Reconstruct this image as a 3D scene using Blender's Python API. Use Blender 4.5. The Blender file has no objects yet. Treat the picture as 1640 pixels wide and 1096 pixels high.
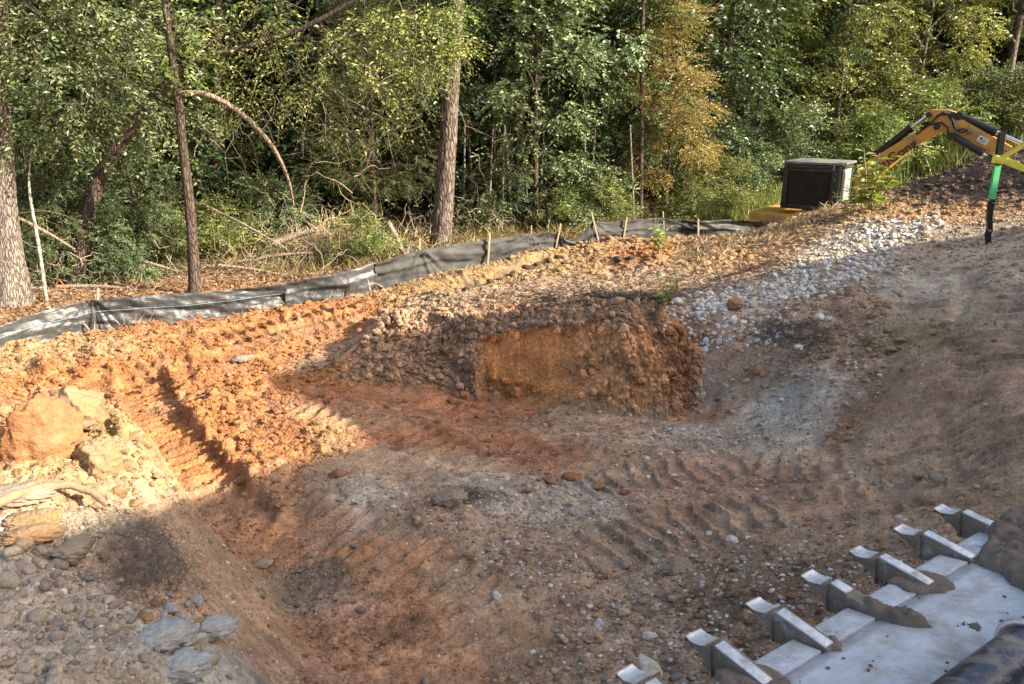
import bpy, math, random
import numpy as np
from mathutils import Vector, Matrix

# ------------------------------------------------------------------ camera, light, exposure
S = bpy.context.scene
C = S.collection
CAM_H, PITCH, F = 3.2, math.radians(17.2), 1287.0
cd = bpy.data.cameras.new('camera'); cam = bpy.data.objects.new('camera', cd); C.objects.link(cam)
cd.sensor_width = 36; cd.lens = 36*F/1640; cd.clip_end = 600; cd.clip_start = 0.05
cam.location = (0, 0, CAM_H); cam.rotation_euler = (math.pi/2-PITCH, 0, 0)
S.camera = cam
SUN_EL = math.radians(29); SUN_AZ = math.atan2(.95, -.31)      # azimuth from +Y towards +X
W = bpy.data.worlds.new('World'); S.world = W; W.use_nodes = True
wn = W.node_tree.nodes; wl = W.node_tree.links; wn.clear()
sky = wn.new('ShaderNodeTexSky'); sky.sky_type = 'NISHITA'; sky.sun_disc = False
sky.dust_density = 4.; sky.ozone_density = .2; sky.air_density = 1.; sky.sun_elevation = SUN_EL; sky.sun_rotation = SUN_AZ
bg = wn.new('ShaderNodeBackground'); bg.inputs[1].default_value = 0.11
wo = wn.new('ShaderNodeOutputWorld')
wl.new(sky.outputs[0], bg.inputs[0]); wl.new(bg.outputs[0], wo.inputs[0])
sd = bpy.data.lights.new('sun', 'SUN'); sun = bpy.data.objects.new('sun', sd); C.objects.link(sun)
sd.energy = 4.3; sd.angle = math.radians(.5); sd.color = (1, .90, .74)
svec = Vector((math.sin(SUN_AZ)*math.cos(SUN_EL), math.cos(SUN_AZ)*math.cos(SUN_EL), math.sin(SUN_EL)))
sun.rotation_euler = svec.to_track_quat('Z', 'Y').to_euler()
S.view_settings.view_transform = 'Standard'; S.view_settings.look = 'None'
S.view_settings.gamma = 1; S.view_settings.use_curve_mapping = False
S.view_settings.exposure = 1.6
S.render.engine = 'CYCLES'
S.cycles.max_bounces = 6; S.cycles.diffuse_bounces = 3; S.cycles.transmission_bounces = 3
S.cycles.transparent_max_bounces = 6; S.cycles.glossy_bounces = 2

# ------------------------------------------------------------------ helpers
def ray(u, v):
    a = (u-820)/F; b = (v-548)/F
    return np.array([a, math.cos(PITCH)-b*math.sin(PITCH), -math.sin(PITCH)-b*math.cos(PITCH)])
def px(u, v, z=None, y=None):
    d = ray(u, v)
    t = (z-CAM_H)/d[2] if z is not None else y/d[1]
    return np.array([d[0]*t, d[1]*t, CAM_H+d[2]*t])
def tag(o, label=None, cat=None, group=None, kind=None):
    if label: o['label'] = label
    if cat: o['category'] = cat
    if group: o['group'] = group
    if kind: o['kind'] = kind
    return o
def empty(name, loc=(0, 0, 0), rz=0):
    o = bpy.data.objects.new(name, None); C.objects.link(o)
    o.location = loc; o.rotation_euler = (0, 0, rz); o.empty_display_size = .2
    return o
def link(name, me, mat=None, parent=None, loc=None):
    o = bpy.data.objects.new(name, me); C.objects.link(o)
    if mat is not None and len(me.materials) == 0: me.materials.append(mat)
    if parent is not None: o.parent = parent
    if loc is not None: o.location = loc
    return o
def mesh_np(name, V, Fc, smooth=True, attrs=None, cols=None):
    """V (n,3); Fc (m,k) int array of equal sized faces, or a list of such arrays"""
    V = np.asarray(V, np.float32)
    arrs = [np.asarray(a, np.int32) for a in (Fc if isinstance(Fc, list) else [Fc]) if len(a)]
    me = bpy.data.meshes.new(name)
    me.vertices.add(len(V)); me.vertices.foreach_set('co', V.ravel())
    nl = sum(a.size for a in arrs); nf = sum(len(a) for a in arrs)
    me.loops.add(nl); me.polygons.add(nf)
    me.loops.foreach_set('vertex_index', np.concatenate([a.ravel() for a in arrs]))
    tot = np.concatenate([np.full(len(a), a.shape[1], np.int32) for a in arrs])
    st = np.zeros(nf, np.int32); st[1:] = np.cumsum(tot)[:-1]
    me.polygons.foreach_set('loop_start', st); me.polygons.foreach_set('loop_total', tot)
    me.polygons.foreach_set('use_smooth', np.full(nf, smooth, bool))
    if attrs:
        for k, a in attrs.items():
            at = me.attributes.new(k, 'FLOAT', 'POINT'); at.data.foreach_set('value', np.asarray(a, np.float32))
    if cols is not None:
        at = me.attributes.new('Col', 'FLOAT_COLOR', 'POINT')
        c4 = np.ones((len(V), 4), np.float32); c4[:, :3] = cols
        at.data.foreach_set('color', c4.ravel())
    me.update(calc_edges=True)
    return me
class MB:
    """collects simple shapes, then builds one mesh"""
    def __init__(s): s.v = []; s.f = []
    def add(s, vs, fs):
        b = len(s.v); s.v += [tuple(map(float, p)) for p in vs]; s.f += [tuple(i+b for i in f) for f in fs]
    def box(s, c, d, M=None):
        x, y, z = c; a, b, e = d[0]/2, d[1]/2, d[2]/2
        vs = [Vector((x+i*a, y+j*b, z+k*e)) for i in (-1, 1) for j in (-1, 1) for k in (-1, 1)]
        if M is not None: vs = [M @ p for p in vs]
        s.add(vs, [(0, 1, 3, 2), (4, 6, 7, 5), (0, 4, 5, 1), (2, 3, 7, 6), (0, 2, 6, 4), (1, 5, 7, 3)])
    def prism(s, poly, y0, y1):
        """poly: list of (x,z); extruded along y"""
        n = len(poly)
        vs = [(p[0], y0, p[1]) for p in poly]+[(p[0], y1, p[1]) for p in poly]
        fs = [tuple(range(n)), tuple(range(2*n-1, n-1, -1))]
        fs += [(i, i+n, (i+1) % n+n, (i+1) % n) for i in range(n)]
        s.add(vs, fs)
    def tube(s, pts, rad, n=10, cap=True):
        pts = [Vector(p) for p in pts]; m = len(pts)
        if not hasattr(rad, '__len__'): rad = [rad]*m
        up = Vector((0, 0, 1)); vs = []; fs = []; side = None
        for i, p in enumerate(pts):
            t = (pts[min(i+1, m-1)]-pts[max(i-1, 0)]).normalized()
            if side is None: side = t.cross(up if abs(t.z) < .95 else Vector((1, 0, 0))).normalized()
            else: side = (side-t*side.dot(t)).normalized()
            w = t.cross(side)
            for k in range(n):
                a = 2*math.pi*k/n
                vs.append(p+rad[i]*(math.cos(a)*side+math.sin(a)*w))
        for i in range(m-1):
            for k in range(n):
                fs.append((i*n+k, i*n+(k+1) % n, (i+1)*n+(k+1) % n, (i+1)*n+k))
        if cap: fs += [tuple(range(n-1, -1, -1)), tuple((m-1)*n+k for k in range(n))]
        s.add(vs, fs)
    def build(s, name, mat, parent=None, smooth=False, bevel=0, xf=None, seg=2):
        me = bpy.data.meshes.new(name)
        vs = s.v if xf is None else [tuple(xf @ Vector(p)) for p in s.v]
        me.from_pydata(vs, [], s.f)
        me.materials.append(mat)
        o = bpy.data.objects.new(name, me); C.objects.link(o)
        if parent is not None: o.parent = parent
        import bmesh
        bm = bmesh.new(); bm.from_mesh(me)
        if bevel:
            bmesh.ops.bevel(bm, geom=[e for e in bm.edges if len(e.link_faces) == 2 and e.calc_face_angle() > .5],
                            offset=bevel, segments=seg, affect='EDGES', profile=.6)
        bmesh.ops.recalc_face_normals(bm, faces=bm.faces)
        bm.to_mesh(me); bm.free()
        if smooth or bevel:
            me.polygons.foreach_set('use_smooth', [True]*len(me.polygons))
            try: me.set_sharp_from_angle(angle=math.radians(38))
            except Exception: pass
        return o
def copy_tree(o, parent=None):
    c = o.copy(); C.objects.link(c); c.parent = parent
    for ch in list(o.children): copy_tree(ch, c)
    return c

# ---- noise in numpy
def _hash(ix, iy, seed):
    h = (ix.astype(np.int64)*374761393+iy.astype(np.int64)*668265263+seed*974634777) & 0xffffffff
    h = ((h ^ (h >> 13))*1274126177) & 0xffffffff
    h = ((h ^ (h >> 16))*2246822519) & 0xffffffff
    h = h ^ (h >> 15)
    return (h & 0xffffff).astype(np.float64)/0xffffff
def sstep(a, b, x):
    t = np.clip((x-a)/(b-a), 0, 1); return t*t*(3-2*t)
def pn(x, y, seed=0):
    ix = np.floor(x); iy = np.floor(y); fx = x-ix; fy = y-iy
    ux = fx*fx*fx*(fx*(fx*6-15)+10); uy = fy*fy*fy*(fy*(fy*6-15)+10)
    def g(dx, dy):
        a = _hash(ix+dx, iy+dy, seed)*2*math.pi
        return np.cos(a)*(fx-dx)+np.sin(a)*(fy-dy)
    return 1.4*((g(0, 0)*(1-ux)+g(1, 0)*ux)*(1-uy)+(g(0, 1)*(1-ux)+g(1, 1)*ux)*uy)
def fbm(x, y, seed=0, o=4, gain=.5, lac=2.03):
    s = 0; a = 1.
    for i in range(o):
        s = s+a*pn(x, y, seed+i*17); x = x*lac+3.1; y = y*lac-1.7; a *= gain
    return s
def fbl(x, y, f0, sp, seed=0, o=4, gain=.5):
    """fbm at f0 cells per metre whose octaves fade out where the mesh (point distance sp) is too coarse to carry them"""
    s = 0; a = 1.; f = f0
    for i in range(o):
        s = s+a*pn(x*f+3.1*i, y*f-1.7*i, seed+i*17)*sstep(.46, .24, f*sp); f *= 2.03; a *= gain
    return s
def worley(x, y, seed=0):
    """F1 distance and id of the nearest cell"""
    ix = np.floor(x); iy = np.floor(y)
    best = np.full(x.shape, 9.); bid = np.zeros(x.shape)
    for dx in (-1, 0, 1):
        for dy in (-1, 0, 1):
            cx = ix+dx; cy = iy+dy
            px_ = cx+_hash(cx, cy, seed); py_ = cy+_hash(cx, cy, seed+91)
            d = (px_-x)**2+(py_-y)**2
            m = d < best
            best = np.where(m, d, best); bid = np.where(m, _hash(cx, cy, seed+7), bid)
    return np.sqrt(best), bid
def worley2(x, y, seed=0):
    """F2-F1 (0 along the cracks between blocks), id, and the offset to the block centre"""
    ix = np.floor(x); iy = np.floor(y)
    b1 = np.full(x.shape, 9.); b2 = np.full(x.shape, 9.); bid = np.zeros(x.shape); ox = np.zeros(x.shape)
    for dx in (-1, 0, 1):
        for dy in (-1, 0, 1):
            cx = ix+dx; cy = iy+dy
            ex = cx+_hash(cx, cy, seed)-x; ey = cy+_hash(cx, cy, seed+91)-y
            d = np.sqrt(ex*ex+ey*ey); h = _hash(cx, cy, seed+7); a = h*40
            m = d < b1
            b2 = np.where(m, b1, np.minimum(b2, d)); bid = np.where(m, h, bid); ox = np.where(m, ex*np.cos(a)+ey*np.sin(a), ox); b1 = np.where(m, d, b1)
    return b2-b1, bid, ox

# ---- materials
def mat(name): 
    m = bpy.data.materials.new(name); m.use_nodes = True
    nt = m.node_tree; b = nt.nodes['Principled BSDF']
    return m, nt, b
def nd(nt, t, **kw):
    n = nt.nodes.new(t)
    for k, v in kw.items():
        if k.startswith('_'): setattr(n, k[1:], v)
        else: n.inputs[k].default_value = v
    return n
def ramp(nt, fac, stops):
    r = nt.nodes.new('ShaderNodeValToRGB'); nt.links.new(fac, r.inputs[0])
    e = r.color_ramp.elements
    while len(e) < len(stops): e.new(.5)
    for i, (p, c) in enumerate(stops): e[i].position = p; e[i].color = (*c, 1)
    return r.outputs[0]
def bump(nt, b, h, strength=.5, dist=.02, prev=None):
    n = nd(nt, 'ShaderNodeBump', Strength=strength, Distance=dist)
    nt.links.new(h, n.inputs['Height'])
    if prev is not None: nt.links.new(prev, n.inputs['Normal'])
    nt.links.new(n.outputs[0], b.inputs['Normal']); return n.outputs[0]
def mixc(nt, f, a, b, mode='MIX'):
    n = nt.nodes.new('ShaderNodeMix'); n.data_type = 'RGBA'; n.blend_type = mode
    for sock, val in ((n.inputs[0], f), (n.inputs[6], a), (n.inputs[7], b)):
        if isinstance(val, (int, float)): sock.default_value = val
        elif isinstance(val, tuple): sock.default_value = (*val, 1)
        else: nt.links.new(val, sock)
    return n.outputs[2]
def plain(name, col, rough=.6, metal=0, var=.25, scale=12, bmp=.15, dirt=None, dirt_amt=.5, dscale=5, obj=True, spec=.5):
    """paint, plastic, metal with uneven tone, fine relief and optional blotches of dirt"""
    m, nt, b = mat(name)
    tc = nt.nodes.new('ShaderNodeTexCoord')
    n1 = nd(nt, 'ShaderNodeTexNoise', Scale=scale, Detail=6.0, Roughness=.65); nt.links.new(tc.outputs['Object'], n1.inputs['Vector'])
    c = ramp(nt, n1.outputs[0], [(.25, tuple(x*(1-var) for x in col)), (.75, tuple(min(1, x*(1+var)) for x in col))])
    if dirt:
        n2 = nd(nt, 'ShaderNodeTexNoise', Scale=dscale, Detail=9.0, Roughness=.7); nt.links.new(tc.outputs['Object'], n2.inputs['Vector'])
        k = ramp(nt, n2.outputs[0], [(max(0, .62-dirt_amt*.4), (0, 0, 0)), (.72-dirt_amt*.2, (1, 1, 1))])
        c = mixc(nt, k, c, dirt)
        rr = nt.nodes.new('ShaderNodeMix'); rr.data_type = 'FLOAT'; rr.inputs[2].default_value = rough; rr.inputs[3].default_value = .9
        nt.links.new(k, rr.inputs[0]); nt.links.new(rr.outputs[0], b.inputs['Roughness'])
    else: b.inputs['Roughness'].default_value = rough
    nt.links.new(c, b.inputs['Base Color']); b.inputs['Metallic'].default_value = metal
    b.inputs['Specular IOR Level'].default_value = spec
    if bmp:
        n3 = nd(nt, 'ShaderNodeTexNoise', Scale=scale*4, Detail=5.0); nt.links.new(tc.outputs['Object'], n3.inputs['Vector'])
        bump(nt, b, n3.outputs[0], bmp, .01)
    return m
SHADOW_CASTER = dict(w1=11.4, eave=4.2, prof=[(-8.3,9.4),(2.4,9.1),(3.0,8.87),(3.7,8.74),(5.3,8.4),(6.1,8.04),(6.5,8.28),(6.9,8.7),(7.15,9.16),(8.0,9.1),(8.3,9.0),(8.55,8.8),(8.85,8.15),(9.5,7.6),(10.3,7.2),(10.7,7.0),(11.0,6.7),(11.4,5.9),(11.6,4.5)])  # added unseen building; roof heights fitted to the wanted shadow edge
# ------------------------------------------------------------------ terrain: spot heights read off the place, joined smoothly
Z = 'z'; Y = 'y'
_cp = [
 # pit floor
 (560,1090,Z,0),(800,1090,Z,0),(1000,1040,Z,.08),(1000,960,Z,.08),(700,900,Z,0),(450,850,Z,-.05),(900,850,Z,.05),(1100,850,Z,.1),
 (600,760,Z,.08),(760,760,Z,.05),(1000,760,Z,.05),(1200,780,Z,.15),(350,800,Z,-.05),(700,680,Z,.0),(560,640,Z,.06),(480,700,Z,.12),
 (850,690,Z,.0),(1000,700,Z,.02),(1130,700,Z,.08),(820,1000,Z,.02),(700,820,Z,.09),
 # right ramp
 (1350,850,Z,.3),(1500,800,Z,.5),(1640,850,Z,.8),(1640,700,Z,.85),(1640,600,Z,1.05),(1500,700,Z,.58),(1550,560,Z,1.02),
 (1640,450,Z,1.35),(1590,388,Z,1.5),(1520,450,Z,1.27),(1640,380,Z,1.6),(1400,740,Z,.38),(1460,600,Z,.85),(1460,520,Z,1.05),
 # heap far right
 (1440,300,Y,13.5),(1490,280,Y,13.2),(1540,262,Y,13.0),(1590,247,Y,12.7),(1640,233,Y,12.5),(1700,215,Y,12.3),(1640,320,Y,10.9),(1560,318,Y,11.6),
 (1500,322,Y,11.9),(1700,330,Y,10.5),(1800,190,Y,12),(1950,200,Y,11.5),
 # plateau right
 (1240,364,Y,14.4),(1280,350,Y,14.2),(1330,332,Y,13.8),(1385,312,Y,13.6),(1210,374,Y,14.2),(1150,384,Y,14.4),(1060,382,Y,15.4),
 (1100,430,Z,.95),(1200,430,Z,1.0),(1300,400,Z,1.15),(1300,365,Z,1.2),(1400,350,Z,1.5),(1400,420,Z,1.25),(1450,480,Z,1.1),
 (1200,470,Z,.98),(1120,470,Z,.97),(1350,460,Z,1.12),(1050,450,Z,.93),(1050,410,Z,.9),(1480,380,Z,1.45),
 # slope below the white rock
 (1200,500,Z,.88),(1300,530,Z,.85),(1400,560,Z,.82),(1200,580,Z,.52),(1300,620,Z,.5),(1400,650,Z,.52),(1200,665,Z,.16),
 (1300,700,Z,.2),(1140,645,Z,.1),(1130,585,Z,.41),(1130,520,Z,.74),(1115,620,Z,.2),(1130,498,Z,.87),(1160,545,Z,.66),(1250,640,Z,.33),
 # the knoll's crest, seen from below
 (640,494,Y,10.05),(618,500,Y,10.1),(592,512,Z,.22),(560,540,Z,.16),(700,502,Y,9.8),(760,503,Y,9.5),(830,495,Y,9.4),(897,482,Y,9.3),(960,480,Y,9.05),(1010,482,Y,8.85),(1060,488,Y,8.6),
 (610,600,Z,.04),(690,605,Z,.04),(550,615,Z,.05),(480,600,Z,.08),(640,545,Y,9.45),(715,550,Y,9.25),
 # trench and fence side
 (700,470,Y,10.9),(800,462,Y,11.1),(900,450,Y,11.3),(980,440,Y,11.5),
 (740,466,Z,.6),(850,440,Z,.68),(930,418,Z,.78),(980,412,Z,.85),
 (740,461,Z,.33),(850,434,Z,.42),(925,414,Z,.55),
 (680,448,Z,.45),(740,436,Z,.52),(850,406,Z,.64),(950,392,Z,.68),(1020,380,Z,.72),(650,470,Z,.42),(600,480,Z,.35),
 (0,562,Z,.18),(150,524,Z,.2),(310,508,Z,.2),(455,490,Z,.25),(590,466,Z,.33),(700,440,Z,.42),(780,420,Z,.5),(880,402,Z,.58),(960,389,Z,.6),
 (0,620,Z,.15),(200,570,Z,.1),(400,560,Z,.1),(500,520,Z,.2),(300,535,Z,.16),(120,600,Z,.08),(200,620,Z,.02),(560,500,Z,.28),
 (330,620,Z,.1),(400,690,Z,.13),(430,740,Z,.1),(520,660,Z,.1),
 # wood floor
 (25,485,Z,.3),(150,470,Z,.3),(312,468,Z,.3),(450,440,Z,.25),(600,425,Z,.3),(705,400,Z,.35),(850,375,Z,.4),(1000,355,Z,.45),
 (1200,335,Y,19.5),(1150,345,Y,19),(1300,300,Y,22),(1600,200,Y,29),(1450,250,Y,24),(1100,330,Y,21),(600,380,Y,18),(300,400,Y,17),(900,340,Y,20)]
_pts = [px(u, v, **{k: val}) for u, v, k, val in _cp]
# cut face of the pit: foot and top lines, dense
foot = [(748,598),(777,606),(830,614),(880,622),(940,636),(1007,650),(1060,653),(1105,648)]
ftop = [(748,545),(772,540),(830,535),(880,528),(940,520),(1007,510),(1060,503),(1105,512)]
_fd = dict(zip([f[0] for f in foot], [.26,.24,.26,.4,.6,.75,.8,.85]))
for (fu, fv), (tu, tv) in zip(foot, ftop):
    p = px(fu, fv, z=.02); _pts.append(p)
    q = px(tu, tv, y=p[1]+_fd[fu]); _pts.append(q)
    _pts.append(p*.55+q*.45+np.array([0, .03, 0]))
for i in range(len(foot)-1):
    a = px(*foot[i], z=.02); b = px(*foot[i+1], z=.02); p = (a+b)/2; _pts.append(p)
    a = px(*ftop[i], y=px(*foot[i], z=.02)[1]+_fd[foot[i][0]]); b = px(*ftop[i+1], y=px(*foot[i+1], z=.02)[1]+_fd[foot[i+1][0]]); _pts.append((a+b)/2)
# pit where the digger stands, the country round about
_far = [(5.5,17,-.5),(7,17,-.55),(8.5,17,-.5),(7,18.6,-.4),(6,15.9,.0),(8,15.8,.1),(10,16.5,.2),(4.8,17.8,.0),(9.5,15,.9),(11,14.6,1.1),
 (0,1.5,0),(-2,0,0),(2,.5,.6),(3,1.5,.9),(5,2,1.0),(5,4.5,1.05),(7,5,1.3),(0,-5,.2),(-8,2,.1),(-8,8,.2),(8,0,1.2),(12,5,1.6),(14,-8,1.3),(-14,14,.3),
 (-14,22,.4),(0,26,.5),(-10,30,.8),(8,30,1.6),(16,30,2.6),(0,45,1.5),(20,20,2.0),(25,12,2.3),(-25,5,.3),(-25,30,.8),(0,-25,.3),(25,-20,1),
 (-60,0,.5),(60,0,2),(0,90,3),(0,-60,.5),(60,60,5),(-60,60,2)]
_pts += [np.array(p, float) for p in _far]
_pts = np.array(_pts)
_P = _pts[:, :2]
_D = np.sqrt(((_P[:, None]-_P[None])**2).sum(-1)+1e-4)
_w = np.linalg.solve(np.block([[_D-np.eye(len(_P))*.004, np.ones((len(_P), 1))], [np.ones((1, len(_P))), np.zeros((1, 1))]]), np.append(_pts[:, 2], 0))
def rbf(x, y, P, w):
    out = np.full(x.shape, w[-1])
    for (a, b), c in zip(P, w[:-1]): out += c*np.sqrt((x-a)**2+(y-b)**2+1e-4)
    return out
# the spoil pile in front on the left
_pile = [(130,646,Y,5.0),(60,665,Y,5.05),(0,680,Y,5.1),(200,662,Y,4.95),(240,700,Y,4.8),(290,775,Y,4.6),(100,800,Z,1.12),(0,760,Z,1.25),(0,870,Z,1.2),(150,900,Z,1.05),
 (0,1000,Z,1.12),(200,1000,Z,.95),(100,1090,Z,1.05),(230,850,Z,1.02),(290,930,Z,.86),(330,1000,Z,.72),(370,1090,Z,.58),(270,1090,Z,.8),
 (-100,700,Y,5.0),(-150,900,Z,1.1),(-150,1090,Z,1.1),(0,1250,Z,.8),(300,1250,Z,.55),(315,830,Z,.5),(345,850,Z,.22),(400,915,Z,.06),(462,1000,Z,.0),(540,1100,Z,-.02),(350,900,Z,.45),(410,1000,Z,.32),(460,1090,Z,.25),
 (600,1250,Z,-.05),(-400,800,Z,.8),(150,700,Z,1.12),(120,725,Z,1.15)]
_pp = [px(u, v, **{k: val}) for u, v, k, val in _pile]
_pp += [np.array(p, float) for p in [(-3.1,5.75,-.2),(-3.9,5.9,-.2),(-2.7,5.5,-.1),(-2.35,5.2,0),(-5,6,-.2),(-6.5,4,-.3),(-6,2,-.3),(-4,0,-.4),(-2,-.3,-.4),(0,1,-.4),(.5,3,-.5),(0,5,-.7),(-1.5,6.5,-.8),(0,10,-2.5),(-10,10,-2.5),(10,0,-4),(-12,0,-2.5),(0,-12,-4)]]
_pp = np.array(_pp); _PP = _pp[:, :2]
_D2 = np.sqrt(((_PP[:, None]-_PP[None])**2).sum(-1)+1e-4)
_w2 = np.linalg.solve(np.block([[_D2-np.eye(len(_PP))*.004, np.ones((len(_PP), 1))], [np.ones((1, len(_PP))), np.zeros((1, 1))]]), np.append(_pp[:, 2], 0))
def base_h(x, y):
    """ground without small relief; also how far the pile stands above the rest"""
    a = rbf(x, y, _P, _w)
    b = rbf(x, y, _PP, _w2)
    near = sstep(10, 8, np.sqrt(x*x+y*y)); b = b*near-5*(1-near)
    k = .06; d = np.clip(.5+.5*(b-a)/k, 0, 1)
    return a*(1-d)+b*d+k*d*(1-d)*.5, np.clip((b-a)/.1, 0, 1)
# coarse lookup grid for placing things
GX0, GY0, GS = -16., -1., .04
_gx = np.arange(GX0, 18, GS); _gy = np.arange(GY0, 32, GS)
_XX, _YY = np.meshgrid(_gx, _gy); _step = 1
_GB, _GPile = base_h(_XX, _YY)
_gy_, _gx_ = np.gradient(_GB, GS); _GSL = 1/(1+1.6*(_gx_**2+_gy_**2))
def gsample(G, x, y):
    x = np.asarray(x, float); y = np.asarray(y, float)
    fx = np.clip((x-GX0)/GS, 0, len(_gx)-1.01); fy = np.clip((y-GY0)/GS, 0, len(_gy)-1.01)
    ix = fx.astype(int); iy = fy.astype(int); a = fx-ix; b = fy-iy
    return (G[iy, ix]*(1-a)+G[iy, ix+1]*a)*(1-b)+(G[iy+1, ix]*(1-a)+G[iy+1, ix+1]*a)*b
def hit(u, v, G=None):
    """where the line of sight of a picture point meets the ground"""
    G = _GB if G is None else G
    d = ray(u, v); t = np.concatenate([np.arange(2.2, 12, .02), np.arange(12, 31, .05)])
    X = d[0]*t; Yv = d[1]*t; Zv = CAM_H+d[2]*t
    h = gsample(G, X, Yv); k = np.nonzero(Zv <= h)[0]
    i = k[0] if len(k) else len(t)-1
    return np.array([X[i], Yv[i], h[i]])

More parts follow.
